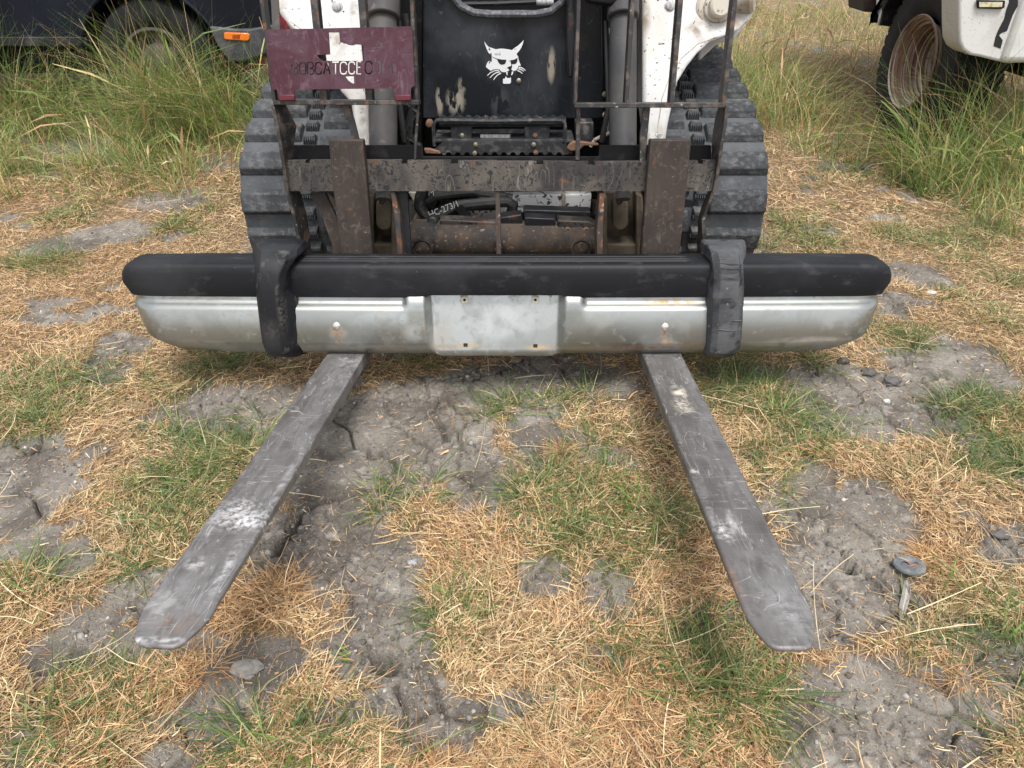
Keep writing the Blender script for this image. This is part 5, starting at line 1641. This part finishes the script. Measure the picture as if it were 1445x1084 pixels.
rust_rim = (Mat('rusty_rim', (0.20, 0.12, 0.085), .8).blot(5, .47, .56, (.50, .43, .36), .7, stretch=(16, .5, .5), detail=8).blot(3.5, .50, .56, (.10, .05, .035), .8, stretch=(22, .3, .3), detail=6, off=(5, 0, 0)).blot(60, .58, .66, (.10, .045, .028), .85, amount=.5).bump(80, .0015, .5)).done()
m = MB()
m.lathe(tw, (1, 0, 0), [(-.012, .222), (-.018, .232), (-.008, .238), (.0, .226), (.008, .214), (.022, .206), (.034, .203), (.040, .194), (.075, .188), (.082, .178), (.125, .172), (.132, .164), (.185, .158), (.235, .148), (.25, .12), (.24, .08), (.20, .06), (.18, .055), (.17, .03), (.17, 0)], 56)
TK.part('rim', m, rust_rim, parent=tt)
for k in range(6):
    a = k * math.pi / 3
    m = MB()
    m.lathe(tw + Vector((.235, .095 * math.cos(a), .095 * math.sin(a))), (-1, 0, 0), [(0, .012), (.025, .012), (.03, .006), (.03, 0)], 6)
    TK.part('wheel_nut', m, MT['rusty_bolt'], parent=tt)
tw_paint = (Mat('chalky_white_paint', (0.62, 0.62, 0.61), .45).blot(5, .5, .75, (.47, .46, .43), .55).blot(140, .64, .68, (.12, .11, .10), .8, amount=.9).lines(6, .004, (.2, .2, .19), .6).bump(60, .0006, .3)).done()
def T(px, py, Y):
    return W(px, py, Y)
YF = 3.52
m = MB()
lowp = [(1353, -130), (1353, 45), (1354, 60), (1359, 71), (1369, 78), (1385, 81), (1405, 86), (1425, 90), (1437, 89), (1437, -130)]
m.prism([T(x, y, YF) for x, y in lowp], (0, .16, 0))
pn = TK.part('bumper_end', m, tw_paint, bevel=.012, seg=3)
m = MB()
pts = [T(1439, -130, YF - .01), T(1439, 88, YF - .01), T(1560, 100, YF - .01), T(1560, -130, YF - .01)]
xa, xb = T(1439, 0, YF).x, T(1439, 0, YF).x + 1.1
zb_, zt_ = T(1439, 89, YF).z, T(1439, -100, YF).z
m.bx(xa, xb, YF - .02, YF + .16, zb_, zt_)
TK.part('front_bumper', m, tw_paint, bevel=.03, seg=3)
# fender and cab side
zf = T(1353, -130, YF).z
wa = [(tw.y - .50 * math.cos(a), tw.z + .52 * math.sin(a)) for a in [k * math.pi / 14 for k in range(15)]]
m = MB()
fs = [(YF + .16, .60)] + [(y, max(z, .60) if i in (0, 14) else z) for i, (y, z) in enumerate(wa)] + [(4.75, .62), (4.85, .80), (6.6, .80), (6.6, 1.15), (YF + .1, 1.10)]
m.prism([Vector((XT + .03, y, z)) for y, z in fs], (1.75, 0, 0))
TK.part('cab_body', m, tw_paint, bevel=.02, seg=3)
m = MB()
m.loft([[(XT + .08, 4.5, 1.14), (XT + 1.72, 4.5, 1.14), (XT + 1.72, 6.5, 1.14), (XT + .08, 6.5, 1.14)], [(XT + .2, 5.0, 1.75), (XT + 1.6, 5.0, 1.75), (XT + 1.6, 6.4, 1.75), (XT + .2, 6.4, 1.75)]])
TK.part('cabin', m, tw_paint, bevel=.03)
m = MB()
m.prism([Vector((XT + .015, y, z)) for y, z in [(tw.y + .46, .66), (tw.y + .56, .60)] + [(tw.y - .56 * math.cos(a), tw.z + .57 * math.sin(a)) for a in [math.pi * .93 - k * math.pi * .80 / 12 for k in range(13)]] + [(tw.y - .47 * math.cos(a), tw.z + .48 * math.sin(a)) for a in [math.pi * .15 + k * math.pi * .72 / 12 for k in range(13)]]], (.07, 0, 0))
TK.part('fender_flare', m, MT['black_plain'], bevel=.006)
m = MB()
m.prism([T(x, y, 4.62) for x, y in ((1243, 36), (1257, 38), (1276, 18), (1296, -8), (1296, -40), (1252, -40), (1250, 0))], (0, .02, 0))
TK.part('mud_flap', m, MT['black_plain'])
m = MB()
m.bx(tw.x + .30, XT + 1.6, YF + .2, 4.6, .45, .9)
TK.part('chassis', m, MT['black_plain'])
m = MB()
m.prism([T(x, y, 4.9) for x, y in ((1219, 17), (1241, 18), (1243, 0), (1240, -12), (1219, -10))], (0, .25, 0))
TK.part('step_block', m, Mat('rust_dark', (.03, .024, .024), .7).blot(20, .55, .65, (.07, .035, .03), .8).done(), bevel=.008)
m = MB()
m.lathe(T(1244, 4, 5.0), (-1, -.4, 0), [(-.1, .055), (.03, .055), (.04, .045), (.045, 0)], 24)
TK.part('tank_end', m, tw_paint)
# side lamp and black stripe decal
m = MB()
m.prism([T(x, y, YF - .016) for x, y in ((1379, 0), (1419, 1), (1418, 11), (1414, 13), (1380, 12))], (0, .012, 0))
fr = TK.part('lamp_frame', m, MT['black_plain'], parent=pn, bevel=.003)
m = MB()
m.prism([T(x, y, YF - .019) for x, y in ((1382, 3), (1415, 3), (1414, 10), (1382, 10))], (0, .003, 0))
TK.part('lamp_lens', m, Mat('cream_lens', (.62, .58, .42), .2, coat=.5).blot(60, .5, .6, (.4, .34, .2), .4).done(), parent=pn)
m = MB()
m.prism([T(x, y, YF - .0015) for x, y in ((1423, -20), (1437, -20), (1436.5, 8), (1429, 22), (1421, 44), (1413, 47), (1410, 50), (1415, 57), (1412, 69), (1402, 65), (1405, 52), (1409, 42), (1417, 27), (1420, 14), (1424, 3))], (0, .001, 0))
TK.part('stripe_decal', m, MT['black_decal'], parent=pn, smooth=0)

# ------------------------------------------------------------------ small things on the ground
def gh(p, dz=0.0):
    z = float(height(np.array([p.x]), np.array([p.y]))[0])
    return Vector((p.x, p.y, z + dz))
c = gh(G(1283, 800), .012)
DK = Thing('metal_disc', 'rusty grey metal disc with two holes lying on the clay right of the forks', 'metal disc', c)
r = .031
m = MB()
outl = [Vector((c.x + r * (1 + .03 * math.sin(3 * a)) * math.cos(a), c.y + r * math.sin(a), c.z)) for a in [k * 2 * math.pi / 40 for k in range(40)]]
prof = [(0, 1.0), (.004, 1.06), (.008, 1.0), (.009, .85), (.0075, .6), (.007, 0)]
m.loft([[c + Vector(((q.x - c.x) * s_, (q.y - c.y) * s_ * .85, dz - (q.y - c.y) * .06)) for q in outl] for dz, s_ in prof], caps=True)
dmt = Mat('dull_metal', (.15, .16, .17), .5, .3).blot(60, .5, .65, (.24, .24, .24), .6).stain((.002, 0, .01), (.02, .012, .05), (.32, .15, .08), 50, amount=.9).bump(150, .001, .4).done()
DK.part('plate', m, dmt)
for dx, rr in ((-.010, .0075), (.013, .0048)):
    m = MB()
    m.lathe(c + Vector((dx, 0, .0078)), (0, -.2, 1), [(-.003, 0), (-.003, rr), (.0006, rr)], 14)
    DK.part('hole', m, Mat('hole_dark', (.045, .02, .012), .9).done())

def chunk(name, label, cat, px, py, size, col, seed, flat=.7, mat_=None):
    rg = np.random.default_rng(seed)
    p = gh(G(px, py))
    t = Thing(name, label, cat, p)
    bm = bmesh.new()
    bmesh.ops.create_icosphere(bm, subdivisions=3, radius=1)
    off = rg.random(3) * 50
    from mathutils import noise as mn
    for v in bm.verts:
        n_ = mn.noise(v.co * 1.3 + Vector(off)) * .45 + mn.noise(v.co * 3.5 + Vector(off)) * .18
        v.co = v.co * (1 + n_)
        v.co = Vector((v.co.x * size[0], v.co.y * size[1], v.co.z * size[2] + size[2] * .35)) 
    m = MB()
    m.add([v.co + p for v in bm.verts], [tuple(q.index for q in f.verts) for f in bm.faces])
    bm.free()
    mt = mat_ or Mat(name + '_surface', col, .9, spec=.25).blot(60, .45, .65, tuple(x * .65 for x in col), .9).bump(140, .002, .6).done()
    t.part('stone', m, mt, smooth=28)
chunk('white_stone', 'small white stone on the straw beyond the right bumper end', 'stone', 1313, 417, (.018, .014, .011), (.62, .60, .56), 1)
chunk('pale_pebble', 'pale round pebble on bare clay at the bottom of the photo', 'stone', 605, 1058, (.014, .016, .011), (.42, .34, .25), 2)
chunk('grey_stone', 'pale grey stone on the clay between the forks', 'stone', 582, 787, (.012, .010, .009), (.38, .39, .41), 3)
chunk('clay_clod', 'dark grey clod on the straw just below the right bumper end', 'clod', 1190, 512, (.020, .014, .012), (.10, .095, .09), 4)
chunk('clay_clod', 'dark flat clod lying right of the bumper under the grass tuft', 'clod', 1226, 527, (.022, .016, .012), (.12, .11, .10), 5)
chunk('clay_clod', 'grey clod at the edge of the bare clay, below the green tuft', 'clod', 1258, 540, (.026, .018, .012), (.13, .12, .115), 6)
chunk('clay_clod', 'dark clod right of the metal disc, near the photo edge', 'clod', 1387, 742, (.014, .012, .010), (.12, .11, .105), 7)
chunk('clay_clod', 'larger dark clod right of the metal disc beside the straw', 'clod', 1413, 752, (.018, .013, .011), (.13, .12, .115), 8)
chunk('clay_clod', 'pale cracked clod on the clay just left of the left fork tip', 'clod', 345, 938, (.030, .018, .010), (.30, .28, .25), 9)
chunk('white_stone', 'tiny white stone on the crumbly clay right of the right fork', 'stone', 1252, 565, (.009, .008, .006), (.6, .6, .58), 10)
chunk('rock', 'grey rock in the dry straw beyond the bumper, right of the tracks', 'stone', 1222, 243, (.022, .016, .014), (.11, .11, .12), 11)
# weathered chip of wood below the disc
p = gh(G(1279, 842), .004)
WD = Thing('wood_chip', 'bleached splinter of wood lying just below the metal disc', 'wood chip', p)
a, b = gh(G(1282, 815), .008), gh(G(1276, 868), .006)
m = MB()
d = (b - a)
rings = []
for k in range(9):
    t_ = k / 8
    w = .0095 * (math.sin(math.pi * (t_ * .8 + .15)) ** .6)
    q = a + d * t_ + Vector((.002 * math.sin(5 * t_), 0, .002 * math.sin(7 * t_)))
    rings.append([q + Vector((-w, 0, 0)), q + Vector((-w * .3, 0, .005)), q + Vector((w * .2, 0, .0035)), q + Vector((w * .5, 0, .006)), q + Vector((w, 0, 0)), q + Vector((0, 0, -.003))])
m.loft(rings)
WD.part('splinter', m, Mat('bleached_wood', (.40, .37, .33), .8).blot(60, .5, .65, (.16, .14, .12), .9, stretch=(2, .3, 1)).bump(120, .002, .6, stretch=(3, .3, 1)).done(), smooth=25)
print('objects', len(bpy.data.objects))
